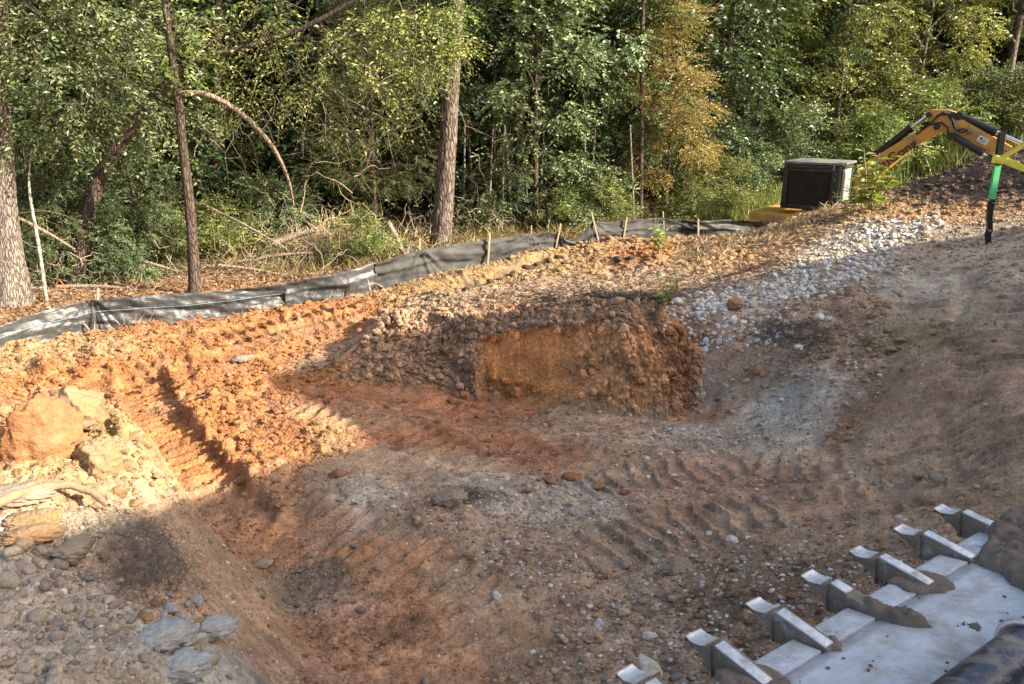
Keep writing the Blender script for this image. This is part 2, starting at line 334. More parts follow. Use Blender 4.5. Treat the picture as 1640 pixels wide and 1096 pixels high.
# zones: colour of the soil, cloddiness, share of gravel
ORG = (.36,.162,.065); TAN = (.36,.225,.115); RED = (.37,.175,.095); BRN = (.38,.265,.175); GRY = (.45,.38,.30); STR = (.33,.245,.165)
LIT = (.24,.15,.085); PNK = (.45,.31,.21); BLU = (.40,.39,.35); DRK = (.12,.085,.06); YEL = (.37,.25,.12)
_zn = [ # u, v, colour, clods, gravel
 (60,600,ORG,1.0,.1),(0,580,TAN,0.8,.1),(150,560,TAN,0.8,.1),(250,530,ORG,0.63,.1),(400,510,ORG,0.63,.05),(500,500,ORG,0.56,0),(560,520,ORG,0.42,0),(200,600,ORG,0.63,.1),
 (100,640,RED,1.0,.1),(300,570,ORG,0.63,.1),(420,560,ORG,0.56,.1),(330,630,ORG,1.0,.1),(380,700,ORG,1.0,.1),(300,720,ORG,0.3,0),(450,700,ORG,0.5,.2),(540,690,TAN,1.0,.3),
 (600,460,TAN,0.6,.1),(700,430,YEL,0.5,.1),(800,415,YEL,0.5,.1),(880,410,YEL,0.3,0),(700,450,YEL,0.4,0),(850,430,YEL,0.3,0),(950,400,TAN,0.6,.1),(1000,390,TAN,0.8,.1),
 (650,470,TAN,0.6,.1),(560,480,ORG,0.35,0),(480,520,ORG,0.35,0),
 (700,480,STR,0.5,0),(850,465,STR,0.4,0),(950,455,STR,0.4,.1),(1050,440,STR,0.5,.1),(1150,420,TAN,0.7,.2),(1050,400,ORG,0.8,.1),(1180,400,TAN,0.8,.1),(1250,390,TAN,0.7,.3),
 (1330,345,TAN,0.6,.2),(1420,320,YEL,0.7,.1),(1500,340,TAN,0.5,.1),(1350,390,GRY,0.3,.8),(1250,450,GRY,0.3,.8),(1180,480,GRY,0.4,.8),(1420,370,GRY,0.3,.7),
 (1640,280,DRK,0.6,.1),(1550,290,DRK,0.6,.1),(1480,300,DRK,0.6,.1),
 (620,520,BRN,0.7,.1),(700,530,BRN,0.9,.1),(820,505,RED,0.7,.1),(900,505,BRN,0.7,0),(1000,500,BRN,0.7,0),(560,570,BRN,0.56,.2),(650,580,BRN,0.8,.3),(720,590,BRN,0.4,.1),
 (800,570,ORG,0.02,0),(850,580,ORG,0.02,0),(900,560,ORG,0.06,0),(950,590,(.42,.2,.09),0.08,0),(1020,580,(.38,.21,.11),0.2,.1),(1080,600,(.36,.18,.09),0.2,.1),(830,600,ORG,0.03,0),(1050,540,ORG,0.3,.1),
 (520,610,ORG,0.42,0),(600,640,RED,0.25,.05),(700,640,RED,0.25,.05),(800,660,RED,0.25,.1),(900,670,BRN,0.25,.2),(600,700,RED,0.175,.05),(750,700,RED,0.225,.1),(860,740,(.37,.19,.11),0.25,.3),
 (1000,680,PNK,0.2,.4),(1100,690,GRY,0.2,.7),(1000,740,BRN,0.2,.5),(1200,600,PNK,0.4,.4),(1160,620,GRY,0.2,.4),(1250,640,BLU,0.2,.4),(1130,660,(.38,.2,.1),0.15,.1),(1200,560,PNK,0.6,.5),
 (1300,560,BRN,0.6,.5),(1300,520,BRN,0.4,.2),(1400,500,BRN,0.7,.3),(1400,580,BRN,0.7,.6),(1440,540,(.33,.24,.13),1.0,.3),(1300,640,GRY,0.3,.6),(1350,690,(.38,.21,.11),0.2,.3),(1300,700,GRY,0.2,.4),
 (1420,700,PNK,0.15,.3),(1500,420,(.42,.34,.25),0.1,.3),(1600,430,(.42,.34,.25),0.1,.3),(1560,500,(.36,.28,.2),0.125,.2),(1600,560,(.30,.21,.145),0.2,.2),(1550,620,(.37,.24,.165),0.125,.2),(1500,650,BRN,0.15,.3),(1630,680,BRN,0.125,.3),
 (1460,450,GRY,0.25,.5),(1550,380,(.33,.27,.2),0.2,.2),
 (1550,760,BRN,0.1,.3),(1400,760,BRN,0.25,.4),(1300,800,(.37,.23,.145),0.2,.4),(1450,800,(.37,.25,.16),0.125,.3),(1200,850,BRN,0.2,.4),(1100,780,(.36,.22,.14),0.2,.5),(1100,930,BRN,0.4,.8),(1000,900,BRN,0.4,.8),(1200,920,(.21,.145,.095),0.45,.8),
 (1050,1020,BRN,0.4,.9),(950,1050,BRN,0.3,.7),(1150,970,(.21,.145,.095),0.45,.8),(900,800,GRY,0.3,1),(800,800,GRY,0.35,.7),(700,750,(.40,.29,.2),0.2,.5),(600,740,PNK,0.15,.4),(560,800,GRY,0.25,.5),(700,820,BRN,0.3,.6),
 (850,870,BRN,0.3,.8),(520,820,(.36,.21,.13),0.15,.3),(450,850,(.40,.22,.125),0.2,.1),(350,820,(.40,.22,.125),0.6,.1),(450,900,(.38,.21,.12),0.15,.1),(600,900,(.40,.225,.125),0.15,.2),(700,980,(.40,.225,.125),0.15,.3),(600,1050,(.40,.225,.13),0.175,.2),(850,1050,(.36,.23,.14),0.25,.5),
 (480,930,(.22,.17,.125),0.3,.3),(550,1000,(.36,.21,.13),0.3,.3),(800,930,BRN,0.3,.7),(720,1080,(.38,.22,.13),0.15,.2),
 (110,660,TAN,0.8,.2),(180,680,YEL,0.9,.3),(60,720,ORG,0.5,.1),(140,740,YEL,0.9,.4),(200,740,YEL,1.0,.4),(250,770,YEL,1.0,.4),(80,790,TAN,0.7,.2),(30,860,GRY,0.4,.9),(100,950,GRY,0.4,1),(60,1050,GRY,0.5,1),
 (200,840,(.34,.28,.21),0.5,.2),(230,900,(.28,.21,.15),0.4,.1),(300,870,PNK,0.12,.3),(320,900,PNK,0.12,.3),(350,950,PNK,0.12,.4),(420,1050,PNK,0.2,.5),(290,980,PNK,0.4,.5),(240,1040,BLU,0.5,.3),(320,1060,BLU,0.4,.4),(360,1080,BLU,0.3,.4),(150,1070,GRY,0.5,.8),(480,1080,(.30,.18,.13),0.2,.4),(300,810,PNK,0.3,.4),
 (100,480,LIT,0.3,0),(300,440,LIT,0.3,0),(500,430,LIT,0.4,0),(700,390,LIT,0.3,0),(900,360,LIT,0.3,0),(1100,340,(.16,.15,.05),0.2,0),(1250,330,(.14,.16,.04),0.2,0),(1500,230,(.14,.16,.04),0.2,0)]
_zp = np.array([hit(u, v)[:2] for u, v, *_ in _zn]+[(0, 1), (6, 1), (-8, 3), (12, 6), (0, 25), (-12, 20), (14, 28), (0, 45), (-7, 8)])
_zd = np.array([list(c)+[a, b] for _, _, c, a, b in _zn]+[[*BRN, .5, .5]]*2+[[*ORG, .8, .1]]+[[*BRN, .5, .2]]+[[*LIT, .3, 0]]*4+[[*ORG, .8, .1]])
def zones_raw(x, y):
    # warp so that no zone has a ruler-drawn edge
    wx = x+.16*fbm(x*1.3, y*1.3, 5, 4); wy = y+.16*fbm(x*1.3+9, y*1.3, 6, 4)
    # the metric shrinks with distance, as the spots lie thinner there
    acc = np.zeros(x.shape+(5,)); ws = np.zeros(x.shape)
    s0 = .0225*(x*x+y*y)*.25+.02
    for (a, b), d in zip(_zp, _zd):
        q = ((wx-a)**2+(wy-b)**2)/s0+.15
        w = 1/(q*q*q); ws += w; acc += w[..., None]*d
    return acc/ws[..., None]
ZS = .08
_zx = np.arange(-16., 18, ZS); _zy = np.arange(-1., 32, ZS)
_ZG = zones_raw(*np.meshgrid(_zx, _zy))
def zones(x, y):
    fx = np.clip((np.asarray(x, float)+16)/ZS, 0, len(_zx)-1.01); fy = np.clip((np.asarray(y, float)+1)/ZS, 0, len(_zy)-1.01)
    ix = fx.astype(int); iy = fy.astype(int); a = (fx-ix)[..., None]; b = (fy-iy)[..., None]
    return (_ZG[iy, ix]*(1-a)+_ZG[iy, ix+1]*a)*(1-b)+(_ZG[iy+1, ix]*(1-a)+_ZG[iy+1, ix+1]*a)*b

# machine tracks: path in the picture, half width, depth, height and spacing of the grouser ribs
_tracks = [([(225,585),(240,640),(285,710),(345,780),(385,840)], .25, .12, .06, .16),
 ([(120,640),(170,610),(260,585),(330,575),(450,530),(600,495)], .27, .06, .05, .16),
 ([(330,545),(450,515),(590,482)], .26, .05, .05, .16),
 ([(470,640),(560,665),(660,700),(800,760)], .30, .035, .05, .16),
 ([(560,610),(680,650),(830,700),(1000,760)], .30, .035, .048, .16),
 ([(450,800),(600,860),(760,960),(860,1080)], .28, .03, .04, .16),
 ([(900,900),(1060,845),(1250,815),(1420,790),(1600,740)], .32, .035, .048, .17),
 ([(880,790),(1000,765),(1200,740),(1400,720)], .26, .03, .042, .16),
 ([(1500,800),(1500,700),(1500,600),(1480,500),(1520,420)], .36, .03, .045, .19),
 ([(1620,760),(1600,650),(1600,550),(1600,450)], .36, .03, .045, .19),
 ([(650,462),(760,440),(880,412),(985,398)], .34, .0, .03, .11),
 ([(560,720),(660,745),(760,790)], .2, .02, .014, .14)]
def track_relief(x, y):
    dz = np.zeros(x.shape); sm = np.zeros(x.shape)
    wx = x+.05*fbm(x*3, y*3, 40, 3); wy = y+.05*fbm(x*3+5, y*3, 41, 3)
    for path, hw, dep, amp, sp in _tracks:
        P = [hit(u, v)[:2] for u, v in path]; s0 = 0
        lo = np.min(P, 0)-1; hi = np.max(P, 0)+1
        idx = np.nonzero((x > lo[0]) & (x < hi[0]) & (y > lo[1]) & (y < hi[1]))[0]
        if not len(idx): continue
        X = wx[idx]; Yv = wy[idx]
        bd = np.full(X.shape, 9.); bs = np.zeros(X.shape); bl = np.zeros(X.shape)
        for a, b in zip(P[:-1], P[1:]):
            d = b-a; L = np.hypot(*d); d = d/L
            t = np.clip((X-a[0])*d[0]+(Yv-a[1])*d[1], 0, L)
            qx = X-a[0]-d[0]*t; qy = Yv-a[1]-d[1]*t; dd = np.hypot(qx, qy); m = dd < bd
            bd = np.where(m, dd, bd); bs = np.where(m, s0+t, bs); bl = np.where(m, qx*-d[1]+qy*d[0], bl); s0 += L
        k = sstep(hw*1.12, hw*.9, bd)*sstep(0, .3, bs)*sstep(s0, s0-.3, bs)
        ph = (bs+.05*bl)/sp % 1
        rib = np.where(ph < .3, 1-ph/.3*.25, np.where(ph < .42, .75-(ph-.3)/.12*.75, 0))
        fade = np.clip(.75+1.1*fbm(X*1.6, Yv*1.6, 44, 2), .1, 1)
        dz[idx] += k*(-dep+amp*rib*fade)+sstep(hw*1.0, hw*1.2, bd)*sstep(hw*1.75, hw*1.25, bd)*dep*.4
        sm[idx] = np.maximum(sm[idx], k)
    return dz, sm
def relief(x, y, zn, pile):
    """small relief of the ground added to the base height"""
    cl = zn[..., 3]; g = zn[..., 4]; r = np.sqrt(x*x+y*y)
    tz, sm = track_relief(x, y)
    sl = gsample(_GSL, x, y)*sstep(20, 16, r)+sstep(16, 20, r)
    sp = np.maximum(.0035*r, .008)
    c = cl*(1-.93*sm)
    wx = x+.05*pn(x*5, y*5, 21); wy = y+.05*pn(x*5, y*5, 22)
    z = .045*fbm(x*.9, y*.9, 1, 3)*(cl+.2)+.05*c*fbl(x, y, 3, sp, 2, 4, .55)
    for sc, am, sd_, th in ((2.6, .085, 31, .66), (6., .048, 32, .5), (13., .036, 33, .25), (27., .012, 34, .15)):
        d, i, o_ = worley2(wx*sc+3, wy*sc, sd_)
        b = np.clip(d*3.2, 0, 1)**.6*(.3+.6*i+.75*o_*(.5+i))
        z += am*c*np.where(i > th, np.maximum(b, -.3), 0)*np.clip(c*1.3, .3, 1)*sstep(.5, .28, sc*sp)
    z -= .055*c
    # scrape bands on the ramp and the graded floor
    z += .014*(1-sm)*np.clip(1-cl*1.2, 0, 1)*pn(x*.6+.3*y, y*5-x*.6, 15)
    z += .020*fbl(x, y, 9, sp, 3, 3, .65)*(1-.5*sm)*(.25+np.clip(cl*2.2, 0, .9))
    z += .012*g*fbl(x, y, 22, sp, 4, 2, .6)
    d, i = worley(wx*5.2+1, wy*5.2, 36); d2, i2 = worley(wx*10.5+1, wy*10.5, 37)
    z += pile*np.clip(cl-.35, 0, .7)*(.13*np.sqrt(np.clip(1-d*1.5, 0, 1))*i+.06*np.sqrt(np.clip(1-d2*1.5, 0, 1))*i2+.05*fbm(x*7, y*7, 8, 4, .6))
    # flaky pressed clay on the pit floor: small steps
    q = fbm(x*2.2+y*1.2, y*5.0-x*1.5, 12, 2, .6)
    z += .016*(1-cl)*np.where(zn[..., 0] > zn[..., 1]*1.45, 1, .5)*((lambda w: (np.floor(w)+sstep(.0, .35, w-np.floor(w)))/3.)(q*3+.3*pn(x*6, y*6, 13)))
    z *= (.3+.7*sl)*(sstep(40, 18, r)*.9+.1)
    return z+tz, sm
# polar sheet, fine where the camera looks, out to the horizon everywhere
def _grid():
    th = np.concatenate([np.linspace(-180, -50, 40)[:-1], np.linspace(-50, -37, 60)[:-1], np.linspace(-37, 37, 661), np.linspace(37, 50, 60)[1:], np.linspace(50, 180, 40)[1:]])
    r = [.25]
    while r[-1] < 260:
        q = r[-1]
        k = .2 if q < 1.5 else .03 if q < 2.3 else .0027 if q < 6 else .0031 if q < 12.5 else .0062 if q < 18 else .02 if q < 30 else .12
        if 7.6 < q < 9.9: k = .0027
        r.append(q*(1+k))
    r = np.array(r); T, R = np.meshgrid(np.radians(th), r)
    return (R*np.sin(T)).ravel(), (R*np.cos(T)).ravel(), len(r), len(th)
gxv, gyv, NR, NT = _grid()
gb, gp = base_h(gxv, gyv)
zn_ = zones(gxv, gyv)
rel, smv = relief(gxv, gyv, zn_, gp)
gz = gb+rel
# fan-like scratches of the bucket on the cut face
_i = np.arange(NR*NT).reshape(NR, NT)
quads = np.stack([_i[:-1, :-1], _i[:-1, 1:], _i[1:, 1:], _i[1:, :-1]], -1).reshape(-1, 4)[:, ::-1]
V = np.stack([gxv, gyv, gz], -1)
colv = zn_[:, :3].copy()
_sp = np.maximum(.0031*np.hypot(gxv, gyv), .008); _n = fbl(gxv, gyv, 2.1, _sp, 60, 4, .6)[:, None]; _n2 = fbl(gxv, gyv, 7, _sp, 61, 3, .6)[:, None]
_s = (.25+.75*gsample(_GSL, gxv, gyv))[:, None]; _n2 = _n2*_s
colv *= np.clip(1+.38*_n+.30*_n2+.15*fbl(gxv, gyv, 16, _sp, 64, 1)[:, None], .35, 1.7)
_k = np.clip(fbm(gxv*1.1+4, gyv*1.1, 63, 4, .6)*1.6, 0, .6)[:, None]      # patches of greyer, drier crust
colv = colv*(1-_k*.5)+np.array([.33, .26, .19])*_k*.5
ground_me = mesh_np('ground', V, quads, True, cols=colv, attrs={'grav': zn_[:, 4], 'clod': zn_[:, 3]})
gm, nt, b = mat('soil')
att = nd(nt, 'ShaderNodeAttribute', _attribute_name='Col'); ag = nd(nt, 'ShaderNodeAttribute', _attribute_name='grav')
tc = nt.nodes.new('ShaderNodeTexCoord'); O = tc.outputs['Object']
def noi(sc, det=6., ro=.6, v=O):
    n = nd(nt, 'ShaderNodeTexNoise', Scale=sc, Detail=det, Roughness=ro); nt.links.new(v, n.inputs['Vector']); return n.outputs[0]
c = mixc(nt, 1., att.outputs['Color'], ramp(nt, noi(24., 4., .55), [(.36, (.84, .83, .82)), (.5, (1, 1, 1)), (.64, (1.12, 1.11, 1.1))]), 'MULTIPLY')
c = mixc(nt, 1., c, ramp(nt, noi(5., 6., .7), [(.3, (.78, .74, .70)), (.7, (1.2, 1.2, 1.2))]), 'MULTIPLY')
VD = []
for sc_, lo_, hi_ in ((33., .90, 1.09), (85., .88, 1.1)):
    wz = nd(nt, 'ShaderNodeTexNoise', Scale=sc_*1.5, Detail=3.); nt.links.new(O, wz.inputs['Vector'])
    wv_ = mixc(nt, .0025, O, wz.outputs['Color'], 'ADD')
    v_ = nd(nt, 'ShaderNodeTexVoronoi', Scale=sc_); nt.links.new(wv_, v_.inputs['Vector']); VD.append(ramp(nt, v_.outputs['Distance'], [(0, (1, 1, 1)), (.75, (0, 0, 0))])); s_ = nt.nodes.new('ShaderNodeSeparateColor'); nt.links.new(v_.outputs['Color'], s_.inputs[0])
    c = mixc(nt, 1., c, ramp(nt, s_.outputs[0], [(0, (lo_, lo_*.98, lo_*.96)), (.5, (.98, .98, .98)), (1, (hi_, hi_, hi_*.97))]), 'MULTIPLY')
vo = nd(nt, 'ShaderNodeTexVoronoi', Scale=75.); nt.links.new(O, vo.inputs['Vector'])
vr = nt.nodes.new('ShaderNodeSeparateColor'); nt.links.new(vo.outputs['Color'], vr.inputs[0])
mth = nd(nt, 'ShaderNodeMath', _operation='MULTIPLY'); nt.links.new(ramp(nt, vr.outputs[0], [(.62, (0, 0, 0)), (.7, (1, 1, 1))]), mth.inputs[0]); nt.links.new(ag.outputs['Fac'], mth.inputs[1])
mt2 = nd(nt, 'ShaderNodeMath', _operation='MULTIPLY'); nt.links.new(mth.outputs[0], mt2.inputs[0]); nt.links.new(ramp(nt, vo.outputs['Distance'], [(.25, (1, 1, 1)), (.45, (0, 0, 0))]), mt2.inputs[1])
peb = ramp(nt, vr.outputs[1], [(0, (.16, .13, .11)), (.5, (.34, .30, .26)), (1, (.55, .53, .49))])
c = mixc(nt, mt2.outputs[0], c, peb)
nt.links.new(c, b.inputs['Base Color']); b.inputs['Roughness'].default_value = .95; b.inputs['Specular IOR Level'].default_value = .25
p1 = bump(nt, b, noi(22., 6., .6), .75, .03)
p1 = bump(nt, b, VD[0], .75, .012, p1); p1 = bump(nt, b, VD[1], .6, .006, p1)
p2 = bump(nt, b, mt2.outputs[0], .4, .008, p1)

ground = link('ground', ground_me, gm); tag(ground, 'rutted orange and brown bare earth of the dug lot', kind='structure')
# fine lookup incl. relief
_rz, _ = relief(_XX.ravel(), _YY.ravel(), zones(_XX.ravel(), _YY.ravel()), _GPile.ravel())
_GH = _GB+_rz.reshape(_GB.shape)
def H(x, y): return float(gsample(_GH, x, y))
def HB(x, y): return float(gsample(_GB, x, y))
def gcol(x, y): return zones(x, y)[..., :3]

# the cut bank: its face is a sheet of its own, since it is nearly upright and overhangs at the top
_cb = [((470,622),(530,570),(606,512)),((560,612),(590,560),(636,494)),((645,606),(665,560),(690,500)),((730,612),(722,560),(735,503)),((766,616),(757,548),(762,504)),
 ((782,607),(772,538),(778,501)),((830,616),(830,533),(828,496)),((880,625),(882,528),(880,486)),((940,638),(942,522),(930,479)),((1007,652),(1007,525),(985,480)),((1060,656),(1058,545),(1045,486)),((1105,652),(1108,598),(1095,540)),((1150,650),(1155,622),(1150,585))]
_dy = [.55,.5,.42,.42,.36,.20,.17,.20,.36,.5,.6,.6,.6]
_cy = [.9,.95,.85,.75,.62,.62,.6,.62,.78,.9,1.,1.,1.]
def cut_bank():
    A = []
    for (f, m, c), dy, cy in zip(_cb, _dy, _cy):
        a = px(*f, z=.03); yy = a[1]; fw_ = .10 if 735 <= f[0] <= 770 else 0
        g_ = H(a[0], a[1]-.03-fw_*.8); g0 = H(a[0], a[1]-.2-fw_)
        if f[0] >= 1100:
            hh = [hit(*f), hit(*m), hit(*c)]; o_ = np.array([0, -.035 if f[0] < 1140 else .12, .01]); A.append([hh[0]+o_+[0, -.12, -.08], hh[0]+o_, hh[1]+o_, hh[2]+o_, hh[2]+[0, .3, -.1]]); continue
        A.append([np.array([a[0], a[1]-.2-fw_, g0-.12]), np.array([a[0], a[1]-.05-fw_*.8, g_+.03]), px(*m, y=yy+dy-.02), px(*c, y=yy+cy), px(*c, y=yy+cy)+[0, .25, -.10]])
    A = np.array(A); n = len(A); A[0, :, 2] -= .1; ns, nt_ = 620, 190
    cs = np.r_[0, np.cumsum(np.linalg.norm(np.diff(A[:, 2], axis=0), axis=1))]; s = np.linspace(0, cs[-1], ns)
    K = np.stack([np.stack([np.interp(s, cs, A[:, j, k]) for k in range(3)], -1) for j in range(5)], 1)
    tk = np.array([0, .08, .55, .9, 1.]); t = np.linspace(0, 1, nt_)
    P = np.zeros((ns, nt_, 3))
    for k in range(3):
        for q in range(nt_):
            j = min(3, max(0, np.searchsorted(tk, t[q], side='right')-1)); f = (t[q]-tk[j])/(tk[j+1]-tk[j]); P[:, q, k] = K[:, j, k]*(1-f)+K[:, j+1, k]*f
    for _ in range(5): P[:, 1:-1] = (P[:, :-2]+2*P[:, 1:-1]+P[:, 2:])/4
    S_, T = np.meshgrid(s, t, indexing='ij'); X = P[..., 0]; Zz = P[..., 2]
    e = sstep(0, .1, T)*sstep(1, .94, T)*sstep(0, .3, S_)*sstep(cs[-1], cs[-1]-.3, S_)
    sf = np.interp(782, [f[0] for f, _, _ in _cb], cs)                       # where the clean face starts
    face = sstep(sf-.02, sf+.04, S_)*sstep(sf+1.55, sf+.75, S_+.3*fbm(S_*2, T*3, 71, 3))*sstep(.60, .55, T+.05*fbm(S_*3, T*2, 72, 3))
    top = sstep(.52, .60, T+.06*fbm(S_*2.4, T*2, 73, 3))
    rough = (1-face*.93)
    d1, i1, o1 = worley2(S_*6+.4*T, T*7, 74); d2, i2, o2 = worley2(S_*14, T*16, 75); d3, i3, o3 = worley2(S_*31, T*34, 76)
    k1 = .4+.6*sstep(0, .5, fbm(S_*1.5, T*2, 84, 2)+.25)
    out = rough*(.045*k1*np.clip(d1*3, 0, 1)*(i1+o1)+.03*k1*np.clip(d2*3, 0, 1)*(i2+o2)+.022*np.clip(d3*3, 0, 1)*(i3+o3)+.06*fbm(S_*4, T*4, 77, 5, .6))
    out += top*sstep(sf-.1, sf+.1, S_)*(.07+.05*fbm(S_*3, T, 78, 3))+face*(.012*pn(S_*26+T*2.5, T*1.5, 79)+.02*fbm(S_*1.5, T*2, 80, 3)+.006*pn(S_*60+T*6, T*3, 83))
    ck = np.abs(pn(S_*1.7, T*.9, 81)); out -= .05*top*sstep(.05, 0, ck)
    out *= e; P[..., 1] -= out*.9; P[..., 2] += out*.25
    orange = np.array([.60, .27, .10]); brown = np.array([.48, .265, .135]); soil = np.array([.32, .21, .135]); rub = np.array([.32, .21, .135])
    m1 = face[..., None]; right = sstep(sf+.7, sf+1.8, S_)[..., None]*.7
    C_ = (brown*(1-m1)+(orange*(1-right)+brown*1.15*right)*m1)
    C_ = C_*(1-top[..., None])+soil*top[..., None]
    L_ = sstep(sf, sf-.25, S_)[..., None]; C_ = C_*(1-L_)+rub*L_
    C_ = C_*np.clip(1+.35*fbm(S_*5, T*5, 82, 4, .6)+.25*(i2-.5)*rough+.3*(i3-.5)*rough, .35, 1.8)[..., None]
    st = sstep(.93, .99, T)[..., None]; C_ = C_*(1-st)+np.array(STR)*.9*st
    i = np.arange(ns*nt_).reshape(ns, nt_); Fq = np.stack([i[:-1, :-1], i[1:, :-1], i[1:, 1:], i[:-1, 1:]], -1).reshape(-1, 4)
    gz_ = zones(P[..., 0], P[..., 1])[..., :3]*np.clip(1+.3*fbm(S_*5, T*5, 82, 4, .6), .5, 1.5)[..., None]
    en = (sstep(.16, .03, T+.05*fbm(S_*4, T*4, 85, 3))+sstep(.55, .1, S_)+sstep(cs[-1]-1.15, cs[-1]-.4, S_+.1*fbm(S_*4, T*4, 86, 3)))[..., None]; en = np.clip(en, 0, 1)
    C_ = C_*(1-en)+gz_*en
    me = mesh_np('cut_bank', P.reshape(-1, 3), Fq, True, cols=C_.reshape(-1, 3), attrs={'grav': np.zeros(ns*nt_)+.1})
    global BANK_P, BANK_C; BANK_P = P; BANK_C = C_
    tag(link('earth_bank', me, gm), 'freshly cut orange clay bank under dark topsoil', kind='structure')
cut_bank()
# ------------------------------------------------------------------ foliage
rs = np.random.RandomState
def leaf_mesh(name, c, d, n, L, Wd, tone, fold=.25, shape='rhomb'):
    """c centre, d direction, n rough normal: (N,3). two folded triangles per leaf"""
    d = d/np.linalg.norm(d, axis=1, keepdims=True)
    s = np.cross(d, n); s /= np.linalg.norm(s, axis=1, keepdims=True)+1e-9
    nn = np.cross(s, d)
    L = np.broadcast_to(L, (len(c),))[:, None]; Wd = np.broadcast_to(Wd, (len(c),))[:, None]
    a = c-d*L*.5; t = c+d*L*.5-nn*L*.12
    l = c-s*Wd*.5+nn*Wd*fold-d*L*.05; r = c+s*Wd*.5+nn*Wd*fold-d*L*.05
    V = np.stack([a, r, t, l], 1).reshape(-1, 3); N = len(c)
    i = np.arange(N)*4
    F_ = np.concatenate([np.stack([i, i+1, i+2], 1), np.stack([i, i+2, i+3], 1)])
    return mesh_np(name, V, F_, False, attrs={'tone': np.repeat(tone, 4)})
def tubes_np(paths, n=5):
    """paths: list of (pts (m,3), radii (m,)) -> V, F quads"""
    Vs = []; Fs = []; base = 0
    for P, R in paths:
        P = np.asarray(P, float); R = np.asarray(R, float); m = len(P)
        T = np.gradient(P, axis=0); T /= np.linalg.norm(T, axis=1, keepdims=True)+1e-9
        ref = np.array([1., .2, .1]) if abs(T[0, 2]) > .6 else np.array([0., .1, 1.])
        A = np.cross(T, ref); A /= np.linalg.norm(A, axis=1, keepdims=True)+1e-9; B = np.cross(T, A)
        an = np.linspace(0, 2*math.pi, n, endpoint=False)
        V_ = P[:, None]+R[:, None, None]*(np.cos(an)[None, :, None]*A[:, None]+np.sin(an)[None, :, None]*B[:, None])
        Vs.append(V_.reshape(-1, 3))
        i = base+np.arange(m-1)[:, None]*n; k = np.arange(n)[None]; k2 = (k+1) % n
        Fs.append(np.stack([i+k, i+k2, i+n+k2, i+n+k], -1).reshape(-1, 4)); base += m*n
    return np.concatenate(Vs), np.concatenate(Fs)
def curve(p0, p1, sag, r, m=6, wob=.0):
    t = np.linspace(0, 1, m)[:, None]; p0 = np.asarray(p0, float); p1 = np.asarray(p1, float)
    P = p0+(p1-p0)*t; P[:, 2] += (sag*4*t*(1-t))[:, 0]
    if wob: P[1:-1] += r.randn(m-2, 3)*wob
    return P
def crown(name, seed, clumps, sprays, per, spread, spray_len, L, Wd, droop=.15, flat=.55, jitter=.5):
    """clumps: (k,4) centre and radius. Sprays of leaves along twigs around the clumps, leaves facing up and out"""
    r = rs(seed); k = len(clumps)
    pick = r.choice(k, sprays, p=clumps[:, 3]**2/np.sum(clumps[:, 3]**2))
    dirn = r.randn(sprays, 3); dirn /= np.linalg.norm(dirn, axis=1, keepdims=True)
    rad = clumps[pick, 3]*(.35+.65*r.rand(sprays)**.5)
    dirn[:, 2] *= flat
    p = clumps[pick, :3]+dirn*rad[:, None]
    cen = clumps[:, :3].mean(0)
    out = p-cen; out[:, 2] *= .3; out /= np.linalg.norm(out, axis=1, keepdims=True)+1e-6
    td = dirn*.6+out*.6+r.randn(sprays, 3)*.35; td[:, 2] -= droop; td /= np.linalg.norm(td, axis=1, keepdims=True)
    tt = np.linspace(0, 1, per)
    sl = spray_len*(.5+r.rand(sprays))
    c = p[:, None]+td[:, None]*(sl[:, None]*tt)[..., None]
    c[..., 2] -= (tt**2)[None]*sl[:, None]*droop*.8
    side = np.cross(td, [0, 0, 1]); side /= np.linalg.norm(side, axis=1, keepdims=True)+1e-6
    alt = np.where(np.arange(per) % 2, 1, -1)
    ld = td[:, None]*.7+side[:, None]*alt[None, :, None]*.8+r.randn(sprays, per, 3)*jitter*.5
    c = c+ld*L*.5
    nrm = np.array([0, 0, 1.])+out[:, None]*.75+r.randn(sprays, per, 3)*jitter
    tone = np.clip(.5+.22*r.randn(sprays)[:, None]+.12*r.randn(sprays, per)+.5*(r.rand(k)[pick]-.5)[:, None], 0, 1)
    N = sprays*per
    me = leaf_mesh(name, c.reshape(N, 3), ld.reshape(N, 3), nrm.reshape(N, 3), L*(.6+.7*r.rand(N)), Wd*(.6+.7*r.rand(N)), tone.ravel())
    # the twigs
    sel = r.permutation(sprays)[:sprays//2]
    e = p[sel]+td[sel]*sl[sel, None]; e[:, 2] -= sl[sel]*droop*.8
    return me, [(np.stack([p[i], (p[i]+q)/2+[0, 0, .02], q]), [.006, .005, .002]) for i, q in zip(sel[:400], e[:400])]
